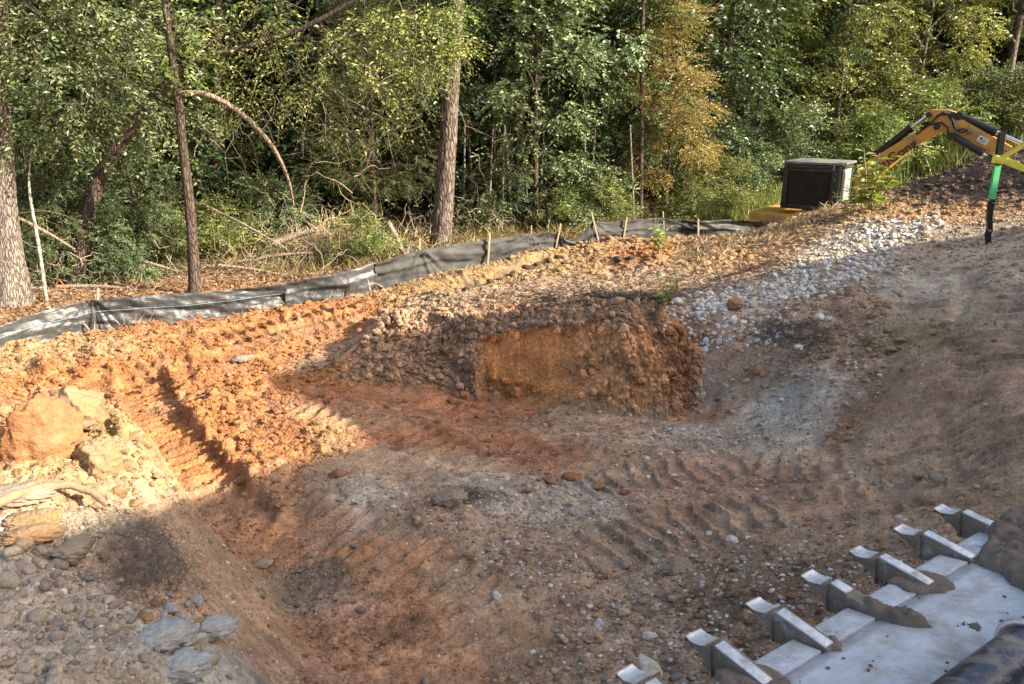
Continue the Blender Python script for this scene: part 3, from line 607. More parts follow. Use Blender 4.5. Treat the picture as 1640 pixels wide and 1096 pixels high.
def leafmat(name, stops, trans=.35, rough=.42, spec=.5, hue=.06):
    m, nt, b = mat(name)
    a = nd(nt, 'ShaderNodeAttribute', _attribute_name='tone'); oi = nt.nodes.new('ShaderNodeObjectInfo')
    ad = nd(nt, 'ShaderNodeMath', _operation='MULTIPLY_ADD'); nt.links.new(oi.outputs['Random'], ad.inputs[0]); ad.inputs[1].default_value = .3; 
    sb = nd(nt, 'ShaderNodeMath', _operation='SUBTRACT'); nt.links.new(a.outputs['Fac'], sb.inputs[0]); sb.inputs[1].default_value = .15
    nt.links.new(sb.outputs[0], ad.inputs[2])
    c = ramp(nt, ad.outputs[0], stops)
    hs = nt.nodes.new('ShaderNodeHueSaturation'); nt.links.new(c, hs.inputs['Color'])
    mr = nd(nt, 'ShaderNodeMapRange'); nt.links.new(oi.outputs['Random'], mr.inputs[0]); mr.inputs[3].default_value = .5-hue/2; mr.inputs[4].default_value = .5+hue/2
    nt.links.new(mr.outputs[0], hs.inputs['Hue'])
    nt.links.new(hs.outputs[0], b.inputs['Base Color']); b.inputs['Roughness'].default_value = rough; b.inputs['Specular IOR Level'].default_value = spec
    tr = nt.nodes.new('ShaderNodeBsdfTranslucent'); mx = nt.nodes.new('ShaderNodeMixShader'); mx.inputs[0].default_value = trans
    br = mixc(nt, .5, hs.outputs[0], (.25, .30, .04), 'MIX'); nt.links.new(br, tr.inputs[0])
    nt.links.new(b.outputs[0], mx.inputs[1]); nt.links.new(tr.outputs[0], mx.inputs[2])
    nt.links.new(mx.outputs[0], nt.nodes['Material Output'].inputs[0]); return m
L_priv = leafmat('privet_leaf', [(0, (.025, .045, .018)), (.5, (.11, .165, .06)), (1, (.28, .34, .17))], .18, .42, .4)
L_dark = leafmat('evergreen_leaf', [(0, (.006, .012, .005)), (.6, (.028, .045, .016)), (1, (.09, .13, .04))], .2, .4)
L_yel = leafmat('light_leaf', [(0, (.045, .065, .015)), (.5, (.18, .225, .05)), (.85, (.34, .37, .10)), (1, (.46, .42, .14))], .3)
L_aut = leafmat('autumn_leaf', [(0, (.11, .11, .035)), (.35, (.28, .20, .06)), (.75, (.43, .25, .09)), (1, (.42, .36, .14))], .4)
L_jun = leafmat('juniper_needle', [(0, (.04, .06, .02)), (.5, (.10, .13, .045)), (1, (.20, .20, .07))], .2, .6)
L_pine = leafmat('pine_needle', [(0, (.05, .07, .02)), (.5, (.16, .16, .05)), (1, (.36, .26, .09))], .25, .5)
L_grass = leafmat('grass_blade', [(0, (.08, .10, .025)), (.5, (.19, .22, .06)), (1, (.40, .36, .14))], .4, .5)
L_weed = leafmat('weed_leaf', [(0, (.12, .20, .03)), (.5, (.25, .36, .07)), (1, (.42, .48, .14))], .4, .5)
L_lit = leafmat('dead_leaf', [(0, (.12, .07, .04)), (.5, (.28, .17, .09)), (1, (.48, .34, .20))], .2, .8, .2)
def bark(name, dark, light, sx=9, sz=1.2, strength=.9, patch=None):
    m, nt, b = mat(name)
    tc = nt.nodes.new('ShaderNodeTexCoord'); mp = nt.nodes.new('ShaderNodeMapping'); nt.links.new(tc.outputs['Object'], mp.inputs[0]); mp.inputs[3].default_value = (sx, sx, sz)
    v = nd(nt, 'ShaderNodeTexVoronoi', Scale=2.2, _feature='DISTANCE_TO_EDGE'); 
    nz = nd(nt, 'ShaderNodeTexNoise', Scale=1.6, Detail=8., Roughness=.7); nt.links.new(mp.outputs[0], nz.inputs['Vector'])
    wv = mixc(nt, .22, mp.outputs[0], nz.outputs['Color'], 'ADD'); nt.links.new(wv, v.inputs['Vector'])
    c = ramp(nt, nz.outputs[0], [(.3, dark), (.7, light)])
    c = mixc(nt, 1., c, ramp(nt, v.outputs['Distance'], [(0, (.35, .3, .28)), (.12, (1, 1, 1))]), 'MULTIPLY')
    if patch:
        n2 = nd(nt, 'ShaderNodeTexNoise', Scale=2.2, Detail=5.); nt.links.new(tc.outputs['Object'], n2.inputs['Vector'])
        c = mixc(nt, ramp(nt, n2.outputs[0], [(.5, (0, 0, 0)), (.62, (1, 1, 1))]), c, patch)
    nt.links.new(c, b.inputs['Base Color']); b.inputs['Roughness'].default_value = .9; b.inputs['Specular IOR Level'].default_value = .2
    q = bump(nt, b, ramp(nt, v.outputs['Distance'], [(0, (0, 0, 0)), (.2, (1, 1, 1))]), strength, .03)
    bump(nt, b, nz.outputs[0], .6, .015, q); return m
B_pine = bark('pine_bark', (.085, .06, .048), (.31, .25, .215), 9, 2.0, 1.)
B_grey = bark('grey_bark', (.16, .13, .105), (.44, .38, .32), 19, 3.2, .9)
B_dark = bark('dark_bark', (.05, .038, .03), (.20, .15, .115), 14, 3, .8)
B_pale = bark('pale_bark', (.26, .23, .19), (.55, .50, .43), 12, 3, .4)
B_dead = bark('dead_wood', (.22, .16, .11), (.52, .42, .31), 20, 3, .5)
def trunk_mesh(name, pts, radii, n=20, rough=.08, seed=0, flare=0, furrow=.0):
    """tapered trunk along pts with bark ridges as real relief"""
    P = np.asarray(pts, float); R = np.asarray(radii, float)
    seg = np.r_[0, np.cumsum(np.linalg.norm(np.diff(P, axis=0), axis=1))]
    m = max(8, int(seg[-1]/.06)) if n >= 28 else max(6, int(seg[-1]/.18)); s = np.linspace(0, seg[-1], m)
    # smooth interpolation
    Q = np.stack([np.interp(s, seg, P[:, i]) for i in range(3)], 1); Rr = np.interp(s, seg, R)
    for _ in range(3): Q[1:-1] = (Q[:-2]+2*Q[1:-1]+Q[2:])/4
    Rr = Rr*(1+flare*np.exp(-s/.28))
    T = np.gradient(Q, axis=0); T /= np.linalg.norm(T, axis=1, keepdims=True)
    A = np.cross(T, [.1, 1., .05]); A /= np.linalg.norm(A, axis=1, keepdims=True); Bv = np.cross(T, A)
    an = np.linspace(0, 2*math.pi, n, endpoint=False)
    AN, SS = np.meshgrid(an, s)
    k = 1+rough*(fbm(np.cos(AN)*1.2+SS*.8+seed, np.sin(AN)*1.2+seed*3, seed, 3))
    k += flare*.5*np.exp(-SS/.35)*np.maximum(0, np.sin(AN*3+seed))
    if furrow:
        d, i = worley(AN*n/2/math.pi*.42, SS*3.2+.3*np.sin(AN*3), seed+3)
        k += furrow*(.5-np.clip(d, 0, .8))
    V_ = Q[:, None]+(Rr[:, None]*k)[..., None]*(np.cos(AN)[..., None]*A[:, None]+np.sin(AN)[..., None]*Bv[:, None])
    i = (np.arange(m-1)*n)[:, None]; kk = np.arange(n)[None]; k2 = (kk+1) % n
    Fq = np.stack([i+kk, i+k2, i+n+k2, i+n+kk], -1).reshape(-1, 4)
    return mesh_np(name, V_.reshape(-1, 3), Fq, True)

def blob_clumps(seed, k, rx, ry, z0, z1, cr, narrow=.35):
    r = rs(seed); out = []
    for i in range(k):
        z = z0+(z1-z0)*(i+.5)/k; t = (z-z0)/(z1-z0)
        w = (1-narrow*t)*(math.sin(math.pi*min(1, (t*.85+.22)))**.5)
        a = i*2.4+r.rand(); q = (.35+.65*r.rand()**.6)*w
        out.append([q*rx*math.cos(a), q*ry*math.sin(a), z+r.randn()*.2, cr*(.7+.6*r.rand())])
    return np.array(out)
def make_tree(name, seed, cl, leaf, leafpar, bk, h, tr=.09, limbs=True, lean=0):
    """prototype: returns (trunk mesh, crown mesh)"""
    r = rs(seed+500)
    me, tw = crown(name+'_crown', seed, cl, **leafpar)
    me.materials.append(leaf)
    P = [(0, 0, -.3), (r.randn()*.05, r.randn()*.05, h*.3), (r.randn()*.12+lean*.4, r.randn()*.1, h*.65), (r.randn()*.2+lean, r.randn()*.15, h)]
    ax = np.array(P); paths = []
    zz = np.linspace(-.3, h, 12); Q = np.stack([np.interp(zz, ax[:, 2], ax[:, i]) for i in range(3)], 1)
    paths.append((Q, tr*(1-.8*np.linspace(0, 1, 12))))
    if limbs:
        for c in cl:
            zb = max(.3, c[2]-.35*math.hypot(c[0], c[1])-.3); b = np.array([np.interp(zb, ax[:, 2], ax[:, i]) for i in range(3)])
            paths.append((curve(b, c[:3], .1, r, 6, .06), tr*.35*(1-.75*np.linspace(0, 1, 6))))
    Vt, Ft = tubes_np(paths, 6)
    if tw:
        V2, F2 = tubes_np(tw, 3); Ft = [Ft, F2+len(Vt)]; Vt = np.concatenate([Vt, V2])
    tm = mesh_np(name+'_trunk', Vt, Ft, True); tm.materials.append(bk)
    return tm, me
PT = {}
PT['privet'] = make_tree('privet', 11, blob_clumps(1, 52, 1.8, 1.6, .5, 7.5, .50, .1), L_priv,
    dict(sprays=2600, per=11, spread=1, spray_len=.30, L=.092, Wd=.05, droop=.2), B_dark, 6.5, .07)
PT['privet2'] = make_tree('privetb', 12, blob_clumps(5, 46, 1.9, 1.7, .9, 7.2, .52, .0), L_priv,
    dict(sprays=2200, per=11, spread=1, spray_len=.34, L=.105, Wd=.055, droop=.3), B_dark, 6.5, .08)
PT['light'] = make_tree('light', 13, blob_clumps(7, 50, 2.1, 1.9, .8, 8.5, .55, .0), L_yel,
    dict(sprays=2500, per=9, spread=1, spray_len=.36, L=.125, Wd=.062, droop=.25, jitter=.6), B_grey, 8, .09)
PT['autumn'] = make_tree('autumn', 14, blob_clumps(9, 36, 1.15, 1.1, .7, 6.6, .46, .35), L_aut,
    dict(sprays=2600, per=10, spread=1, spray_len=.3, L=.072, Wd=.034, droop=.2, jitter=.6), B_dark, 6, .05)
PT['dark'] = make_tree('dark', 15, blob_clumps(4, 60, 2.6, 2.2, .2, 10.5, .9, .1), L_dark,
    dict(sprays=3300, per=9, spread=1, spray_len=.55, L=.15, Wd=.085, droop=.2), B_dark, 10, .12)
PT['bush'] = make_tree('bush', 16, blob_clumps(6, 14, .9, .8, .15, 1.5, .38, .2), L_yel,
    dict(sprays=1000, per=9, spread=1, spray_len=.26, L=.07, Wd=.034, droop=.1, jitter=.6), B_grey, 1.2, .02)
PT['bushd'] = make_tree('bushd', 17, blob_clumps(8, 14, .9, .8, .15, 1.5, .38, .2), L_priv,
    dict(sprays=1000, per=9, spread=1, spray_len=.26, L=.065, Wd=.03, droop=.1, jitter=.6), B_grey, 1.2, .02)
# juniper: fine drooping sprays
PT['juniper'] = make_tree('juniper', 18, blob_clumps(3, 40, 1.3, 1.2, 1.1, 5.6, .55, .55), L_jun,
    dict(sprays=4200, per=12, spread=1, spray_len=.30, L=.06, Wd=.012, droop=.05, flat=.35, jitter=.35), B_dark, 5.6, .07)
PT['pine'] = make_tree('pine', 19, blob_clumps(2, 26, 2.2, 2.0, 3.6, 9., .6, .2), L_pine,
    dict(sprays=2200, per=14, spread=1, spray_len=.26, L=.17, Wd=.009, droop=.0, flat=.5, jitter=.9), B_pine, 9.5, .16)
def place(kind, x, y, rz, sc, name, label, cat='tree', group=None, sz=1, z=None):
    tm, cm = PT[kind]
    o = empty(name, (x, y, HB(x, y)-.05 if z is None else z), rz); o.scale = (sc, sc, sc*sz)
    link('trunk' if cat == 'tree' else 'stems', tm, None, o); link('crown' if cat == 'tree' else 'foliage', cm, None, o)
    return tag(o, label, cat, group)
def atu(u, y):   # x for a picture column at distance y (ground level)
    return (u-820)/F*(y*math.cos(PITCH)+2.6*math.sin(PITCH))
R = random.Random(4)
front = [
 ('privet', 40, 14.2, 1.0, 'privet_tree', 'pale green small-leaved tree behind the big trunk at the left edge'),
 ('privet2', 175, 15.2, 1.05, 'privet_tree', 'blue-green leafy tree behind the leaning trunk on the left'),
 ('light', 360, 18.5, .5, 'broadleaf_tree', 'yellow-green sparse tree seen just right of the thin dark trunk'),
 ('juniper', 600, 17.2, 1.0, 'cedar_tree', 'feathery olive green cedar left of the tall pine trunk'),
 ('privet2', 765, 20.5, 1.05, 'privet_tree', 'dark glossy tree just right of the tall pine trunk'),
 ('privet', 858, 18.2, 1.02, 'privet_tree', 'tall blue-green tree with dense small leaves behind the torn part of the fence'),
 ('privet2', 962, 19.8, .95, 'privet_tree', 'leafy green tree between the dense blue-green one and the orange-brown one'),
 ('autumn', 1066, 18.8, .88, 'autumn_tree', 'slim tree with orange-brown autumn leaves'),
 ('light', 1010, 23, .9, 'broadleaf_tree', 'yellow-green crown rising behind the orange-brown tree'),
 ('light', 1330, 25.5, .95, 'broadleaf_tree', 'bright yellow-green tree behind the digger cab'),
 ('light', 1450, 27.0, 1.0, 'broadleaf_tree', 'bright yellow-green tree behind the digger boom'),
 ('privet2', 1270, 27, 1.1, 'privet_tree', 'grey-green tree left of and behind the digger cab'),
 ('privet', 1540, 31, 1.2, 'privet_tree', 'dense green tree above the elbow of the digger arm'),
 ('pine', 1590, 28, 1.0, 'pine_tree', 'golden green pine at the top right corner'),
 ('pine', 1165, 26, 1.0, 'pine_tree', 'hazy pine with tufted needles right of the orange-brown tree'),
 ('light', 1640, 31, 1.1, 'broadleaf_tree', 'yellow-green tree at the right edge of the wood'),
]
for k, u, y, sc, nm, lb in front:
    place(k, atu(u, y), y, R.random()*6.28, sc, nm, lb)
g2 = 'trees standing deeper in the wood'
for i in range(16):
    u = -250+i*135+R.uniform(-40, 40); y = R.uniform(21.5, 25) if u < 1150 else R.uniform(30, 34)
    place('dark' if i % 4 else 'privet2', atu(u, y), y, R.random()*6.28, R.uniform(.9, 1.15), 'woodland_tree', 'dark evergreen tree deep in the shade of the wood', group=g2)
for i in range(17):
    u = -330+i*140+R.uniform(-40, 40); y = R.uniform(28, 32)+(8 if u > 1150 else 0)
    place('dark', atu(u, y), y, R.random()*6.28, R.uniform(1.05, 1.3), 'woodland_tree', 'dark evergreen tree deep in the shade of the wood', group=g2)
# left side, seen in gaps between trunks
for u, y, k in ((-60, 13.5, 'privet'), (300, 18.5, 'dark'), (500, 20.5, 'dark'), (690, 22, 'privet')):
    place(k, atu(u, y), y, R.random()*6.28, .95, 'privet_tree', {-60: 'pale green tree cut by the left edge of the view', 300: 'leafy tree directly behind the thin dark trunk', 500: 'shaded leafy tree behind the fallen branch', 690: 'shaded leafy tree behind the tall pine trunk'}[u])
for u, y, sc, lb in ((95, 12.4, .85, 'leafy shrub half covering the leaning trunk on the left'), (215, 12.9, 1.0, 'tall shrub between leaning trunk and thin dark trunk'), (30, 12.3, .7, 'shrub growing behind the broad trunk at the left edge')):
    place('privet', atu(u, y), y+.3, R.random()*6.28, sc*.34, 'shrub', lb, 'shrub', sz=1.25)
# far wood: one mass of leaves closing the view, lit tops and dark gaps
def far_wood():
    r = rs(77); cl = []
    for i in range(300):
        a = math.radians(r.uniform(-62, 62)); d = r.uniform(40, 56)
        cl.append([d*math.sin(a), d*math.cos(a), r.uniform(.5, 12)+1.5, r.uniform(1.2, 2.2)])
    me, _ = crown('far_wood', 78, np.array(cl), sprays=11000, per=6, spread=1, spray_len=1.1, L=.5, Wd=.34, droop=.2)
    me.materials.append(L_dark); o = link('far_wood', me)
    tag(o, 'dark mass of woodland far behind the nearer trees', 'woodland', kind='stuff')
far_wood()
# bushes along the foot of the wood
bl = [(1140, 19.5, 'bush', .9, 'pale yellow-green bush at the edge of the grass'), (1110, 18, 'bush', .7, 'low olive bush at the foot of the orange-brown tree'),
 (1180, 21.5, 'bushd', 1.1, 'grey-green bush between the orange-brown tree and the cab'), (965, 17.6, 'bush', .7, 'yellow-green bush behind the leaning fence stakes'),
 (905, 17.4, 'bush', .6, 'small olive bush behind the torn fence fabric'), (585, 14.5, 'bush', .6, 'bright green bush on the heap of dead brush'),
 (250, 14.3, 'bush', .8, 'yellow-green bush between leaning trunk and thin dark trunk'), (350, 15.5, 'bush', .8, 'yellow-green bush right of the thin dark trunk'),
 (180, 12.9, 'bushd', .6, 'low green bush at the foot of the leaning trunk'), (450, 16.5, 'bushd', .9, 'shaded bush in front of the dark gap of the wood'),
 (1240, 22.5, 'bushd', 1.3, 'grey-green bush just left of the cab'), (1400, 22.5, 'bush', 1.2, 'yellow-green bush behind the lower boom'), (1480, 24, 'bush', 1.4, 'bright bush below the digger arm'),
 (1570, 25, 'bushd', 1.3, 'green bush on the grassy bank at the right'), (1630, 24, 'bush', 1.4, 'yellow-green bush at the right edge above the heap'), (810, 18.5, 'bushd', .8, 'dark bush right of the tall pine trunk')]
for u, y, k, sc, lb in bl: place(k, atu(u, y), y, R.random()*6.28, sc, 'bush', lb, 'bush')

# ---- trunks that can be told apart
def ptrunk(name, label, pts, wpx, bk, parts=(), n=20, **kw):
    """pts: (u,v,y) up the trunk; wpx: width in the picture at each"""
    P = [px(u, v, y=y) for u, v, y in pts]
    Rr = [w/2/F*(p[1]*math.cos(PITCH)+(CAM_H-p[2])*math.sin(PITCH)) for w, p in zip(wpx, P)]
    base = P[0].copy(); o = empty(name, base)
    me = trunk_mesh('trunk', np.array(P)-base, Rr, n, **kw); me.materials.append(bk); link('trunk', me, None, o)
    tag(o, label, 'tree'); return o, base
o, b0 = ptrunk('pine_tree', 'tall straight pine with furrowed brown bark beside the silt fence', [(703,412,15.4),(705,395,15.4),(714,280,15.4),(722,150,15.4),(730,0,15.4),(742,-250,15.4),(760,-650,15.5)], [40,34,29,26,24,22,14], B_pine, n=56, flare=.12, furrow=.10, seed=3)
r = rs(5); cl = np.array([[r.randn()*1.5+.4, r.randn()*1.5, r.uniform(8.5, 13), .8] for _ in range(22)])
me, _ = crown('pc', 6, cl, sprays=900, per=12, spread=1, spray_len=.3, L=.2, Wd=.012, droop=0, jitter=.9); me.materials.append(L_pine); link('crown', me, None, o)
o, b1 = ptrunk('oak_tree', 'broad pale trunk with flared foot at the left edge', [(18,500,11.3),(18,470,11.3),(8,350,11.3),(2,200,11.3),(0,60,11.3),(-10,-200,11.3),(-20,-500,11.3)], [60,54,38,30,27,24,16], B_grey, n=60, flare=.22, furrow=.07, seed=9)
link('crown', PT['privet2'][1], None, o).location = (0, .3, 3.2)
o, b2 = ptrunk('slim_tree', 'thin dark trunk standing alone behind the fence, kinked above the broken branch', [(313,476,12.0),(312,465,12.0),(309,400,12.0),(303,320,12.0),(293,240,12.0),(285,150,12.0),(278,110,12.0),(270,50,12.0),(262,-10,12.0),(250,-200,12.0)], [21,18,16,15,14,13,12,11,11,8], B_dark, n=24, seed=12, flare=.15, rough=.12)
me, _ = crown('sc', 16, np.array([[-.6+r.randn()*.7, r.randn()*.7, r.uniform(3.4, 6), .5] for _ in range(12)]), sprays=500, per=9, spread=1, spray_len=.3, L=.08, Wd=.04, droop=.3); me.materials.append(L_yel); link('crown', me, None, o)
o, b3 = ptrunk('leaning_tree', 'leaning tree whose long limb arches to the upper right over the thin dark trunk', [(118,470,12.6),(126,440,12.6),(140,340,12.7),(165,270,12.8),(225,180,12.7),(262,140,12.5),(300,108,12.4),(350,88,12.3),(420,68,12.2),(480,50,12.1),(540,18,12.0),(600,-20,11.9)], [30,26,24,23,20,17,14,13,11,9,7,4], B_dark, n=24, seed=15, rough=.1, flare=.2)
# sprays of leaves hanging from the arching limb
cl = np.array([list(px(u, v, y=y)-b3)+[.38] for u, v, y in ((360,60,12.2),(420,95,12.1),(450,30,12.2),(500,60,12),(520,110,12.1),(560,50,12),(590,100,12),(640,40,12),(660,100,12.3),(690,60,12.4),(600,150,12.4),(470,150,12.3),(420,20,12),(330,30,12.2),(540,190,12.6),(650,160,12.6),(380,150,12.8),(695,20,12.6))])
me, tw = crown('lc', 26, cl, sprays=430, per=9, spread=1, spray_len=.34, L=.075, Wd=.034, droop=.55, jitter=.7); me.materials.append(L_yel); link('crown', me, None, o)
paths = [(curve(px(a[0], a[1], y=a[2])-b3, c[:3], .05, r, 6, .05), [.02, .016, .012, .009, .006, .003]) for c in cl for a in [(min(540, max(300, 300+(c[0]+b3[0]+5.2)*60)), 60, 12.2)]]
Vt, Ft = tubes_np(paths+tw[:250], 4); link('branches', mesh_np('br', Vt, Ft), B_dark, o)
o, _ = ptrunk('broken_branch', 'broken limb bent down to the right from the thin dark trunk', [(278,152,12.0),(300,143,12.0),(330,147,12.0),(348,152,12.0),(358,163,12.0),(388,178,12.1),(408,203,12.2),(436,226,12.3),(448,254,12.4),(466,290,12.6),(470,330,12.8)], [7,9,9,9,8,8,8,7,6,5,3], B_dead, n=12, seed=31, rough=.12); tag(o, None, 'branch')
o, _ = ptrunk('sapling', 'slim pale sapling leaning in front of the wood beside the broad trunk', [(77,500,11.4),(70,450,11.4),(62,390,11.5),(52,340,11.5),(42,290,11.6),(50,240,11.6)], [6,6,5.5,5,4,2], B_pale, n=8, seed=41)
o, _ = ptrunk('birch_tree', 'pale slanting trunk at the top behind the orange-brown tree', [(1085,330,22),(1092,200,22),(1100,80,22),(1112,-10,22),(1130,-150,22)], [11,11,10,9,7], B_pale, n=12, seed=51)
for u0, u1, y, w, lb in ((1142, 1175, 24, 14, 'dark pine trunk leaning right, left one of the pair in the gap'), (1200, 1232, 25, 13, 'dark pine trunk leaning right, right one of the pair in the gap'),
     (1150, 1150, 27, 9, 'thin dark trunk deep in the gap beside the orange-brown tree'), (345, 350, 17, 16, 'vine-wrapped trunk standing behind the thin dark trunk'), (520, 530, 21, 8, 'slim trunk in the dark gap behind the brush heap'), (790, 792, 19.5, 9, 'slim upright stem right of the tall pine'), (1025, 1030, 18.3, 8, 'dark stem under the orange-brown foliage')):
    ptrunk('tree_trunk', lb, [(u0, 420, y), (u0+(u1-u0)*.5, 180, y), (u1, 0, y), (u1+(u1-u0)*.6, -260, y)], [w, w*.9, w*.75, w*.5], B_dark, n=12, seed=int(u0))
# thin upright stems among the trees at the fence
for i in range(16):
    u = 745+i*11+R.uniform(-4, 4) if i < 12 else R.uniform(930, 1040); y = R.uniform(17.4, 19)
    t = R.uniform(-14, 14); o, _ = ptrunk('sapling_tree', 'thin bare stem among many at the foot of the blue-green trees', [(u, 400, y), (u+t*.4, 310, y), (u+t, 200, y)], [4.5, 4, 2.5], B_grey, n=6, seed=i)
    tag(o, None, 'sapling', 'thin bare stems at the foot of the trees')

def overhang(name, label, pts, seed, n, leaf, y0=None, L=.08, Wd=.04, br=None):
    P = np.array([px(u, v, y=y) for u, v, y in pts]); b_ = P[0].copy(); cl = np.c_[P-b_, np.full(len(P), .34)]
    o = empty(name, b_); me, tw = crown('oh', seed, cl, sprays=n, per=10, spread=1, spray_len=.32, L=L, Wd=Wd, droop=.45, jitter=.6); me.materials.append(leaf); link('leaves', me, None, o)
    r_ = rs(seed); ps = [(curve((br[0] if br is not None else P[0])-b_, c[:3], .1, r_, 7, .05), .014*(1-.8*np.linspace(0, 1, 7))) for c in cl[1:]]+tw[:200]
    Vt, Ft = tubes_np(ps, 4); link('branches', mesh_np('oh', Vt, Ft), B_dark, o); tag(o, label, 'branch')
overhang('leafy_bough', 'pale blue-green leafy boughs hanging over the top of the broad left trunk', [(-40,-60,11.0),(20,40,10.9),(60,90,11.0),(110,60,11.1),(150,110,11.2),(190,90,11.3),(170,170,11.4),(90,170,11.1),(30,140,10.9),(-10,100,10.8),(120,210,11.4),(220,150,11.5),(60,20,11),(140,20,11.1),(200,30,11.3),(10,210,10.9)], 201, 480, L_priv)
overhang('leafy_bough', 'yellow-green leafy boughs drooping over the top of the tall pine trunk', [(640,-60,14.6),(700,40,14.6),(730,70,14.7),(690,110,14.6),(660,60,14.6),(720,20,14.6),(620,30,14.7)], 202, 260, L_yel)
# ---- dead brush, vines, litter
def sticks(name, label, spots, n, ln, rad, mt_, seed, kind='stuff', cat='brush', up=.2, sides=4, curl=.12, parent=None):
    r = rs(seed); paths = []
    for i in range(n):
        x, y, z, sx, sy, sz = spots[r.randint(len(spots))]
        p = np.array([x+r.randn()*sx, y+r.randn()*sy, 0]); p[2] = HB(p[0], p[1])+abs(r.randn())*sz if z is None else z+r.randn()*sz
        d = r.randn(3); d[2] = abs(d[2])*up*2 if up > 0 else d[2]*.2+up; d /= np.linalg.norm(d); q = p+d*ln*(.4+r.rand())
        rr = rad*(.4+r.rand()); m = 7
        P = curve(p, q, r.randn()*curl, r, m, ln*.05); paths.append((P, rr*(1-.7*np.linspace(0, 1, m))))
    Vt, Ft = tubes_np(paths, sides); o = link(name, mesh_np(name, Vt, Ft), mt_, parent)
    if not parent: tag(o, label, cat, kind=kind)
    return o
B_straw = plain('dry_stem', (.50, .38, .22), .9, var=.35, scale=3, bmp=0)
B_twig = plain('grey_twig', (.30, .24, .18), .9, var=.4, scale=3, bmp=0)
def S5(u, y, sx, sy, sz, z=None): return (atu(u, y), y, z, sx, sy, sz)
sticks('dead_brush', 'tangle of dead twigs lying on the wood floor', [S5(100, 12.2, .8, .5, .25), S5(250, 13, 1.2, .7, .2), S5(420, 14, 1.2, .8, .25), S5(560, 14.5, 1.0, .6, .3), S5(640, 15.5, .8, .6, .3), S5(800, 17, 1.0, .6, .3)], 520, .42, .006, B_twig, 1)
sticks('dead_brush', 'pale dry vines and stalks in front of the shaded wood', [S5(60, 12.4, .8, .4, 1.0), S5(200, 13.5, 1, .5, 1.0), S5(380, 13.8, 1, .5, .9), S5(480, 14.5, 1, .5, .8), S5(620, 15, .6, .5, .5)], 110, .8, .0045, B_straw, 2, curl=.3)
sticks('hanging_vines', 'thin vines hanging down between the trees on the left', [(atu(u, 13.4), 13.4, 3.4, .7, .5, .8) for u in (60, 180, 330, 460, 560, 650)], 150, 1.2, .0035, B_twig, 3, up=-1.2, cat='vines', curl=.25)
# brush heap with root plate
hp = hit(540, 415)
sticks('brush_heap', 'pale heap of uprooted roots and dry brush behind the fence', [(hp[0]+.1, hp[1]+.3, .62, .26, .2, .17), (hp[0]-.4, hp[1]+.2, .45, .25, .2, .12)], 900, .30, .006, B_straw, 4, kind=None, cat='brush heap')
for i, (u0, v0, u1, v1, y, w, lb) in enumerate([(350, 425, 470, 445, 13.3, 5, 'thin fallen pole lying behind the fence'), (130, 395, 300, 440, 13, 6, 'fallen branch lying between the leaning and the thin dark trunk'),
     (20, 345, 120, 400, 11.9, 6, 'bare branch slanting down from the broad left trunk'), (440, 390, 505, 370, 13.9, 11, 'broken log end sticking out of the brush heap'), (620, 355, 648, 408, 14.5, 9, 'pale broken log slanting down beside the brush heap'),
     (330, 330, 460, 400, 13.6, 4, 'long thin bare branch slanting down right of the thin dark trunk'), (90, 460, 200, 462, 12.1, 7, 'log lying on the litter behind the fence on the left'), (380, 420, 500, 405, 14, 6, 'log half buried in brush in front of the dark gap')]):
    P = [px(u0, v0, y=y), px((u0+u1)/2, (v0+v1)/2-4, y=y+.1), px(u1, v1, y=y+.05)]
    base = P[0].copy(); me = trunk_mesh('log', np.array(P)-base, [w/2/F*y*1.05, w/2/F*y, w/2/F*y*.6], 8, seed=i+60, rough=.15); me.materials.append(B_dead)
    tag(link('fallen_log', me, None, None, base), lb, 'log')
def leaf_litter():
    r = rs(8); n = 26000
    x = r.uniform(-13, 6, n); y = r.uniform(10, 22, n)
    fl = np.interp(x, fence_x, fence_y)+.25
    k = y > fl; x = x[k]; y = y[k]; z = gsample(_GH, x, y)+r.rand(len(x))*.05
    d = r.randn(len(x), 3); d[:, 2] *= .3; nn = r.randn(len(x), 3)*.5+[0, 0, 1]
    me = leaf_mesh('litter', np.stack([x, y, z], 1), d, nn, .08, .05, r.rand(len(x))); me.materials.append(L_lit)
    tag(link('leaf_litter', me), 'brown dead leaves covering the floor of the wood', 'leaf litter', kind='stuff')
# ------------------------------------------------------------------ the silt fence
FT = [(-80,548),(0,522),(60,502),(120,487),(148,479),(230,474),(310,469),(390,462),(455,453),(560,433),(640,409),(672,400),(730,392),(780,384),(850,375),(893,371),(905,384),(920,383),(934,372),(948,353),(975,357),(1000,354),(1060,348),(1070,351),(1115,353),(1160,353),(1215,354),(1262,354)]
FB = [(-80,590),(0,563),(60,545),(120,532),(150,526),(230,519),(310,511),(390,501),(455,490),(560,478),(600,466),(650,455),(700,442),(780,424),(850,409),(893,400),(920,397),(950,392),(1000,385),(1060,377),(1115,380),(1160,382),(1215,384),(1262,386)]
FZ = [(-80,.17),(0,.17),(150,.19),(310,.19),(455,.24),(560,.28),(600,.32),(700,.40),(780,.48),(880,.55),(960,.57),(1060,.58),(1090,.45),(1262,.3)]
def fence_pt(u):
    vb = np.interp(u, *zip(*FB)); vt = np.interp(u, *zip(*FT)); z = np.interp(u, *zip(*FZ))
    p = px(u, vb, z=z); q = px(u, vt, y=p[1]); return p, q
_fp = [fence_pt(u)[0] for u in range(-80, 1263, 20)]
fence_x = [p[0] for p in _fp]; fence_y = [p[1] for p in _fp]
m_fab, nt, b = mat('woven_plastic')
tc = nt.nodes.new('ShaderNodeTexCoord')
n1 = nd(nt, 'ShaderNodeTexNoise', Scale=3.0, Detail=8.); nt.links.new(tc.outputs['Object'], n1.inputs['Vector'])
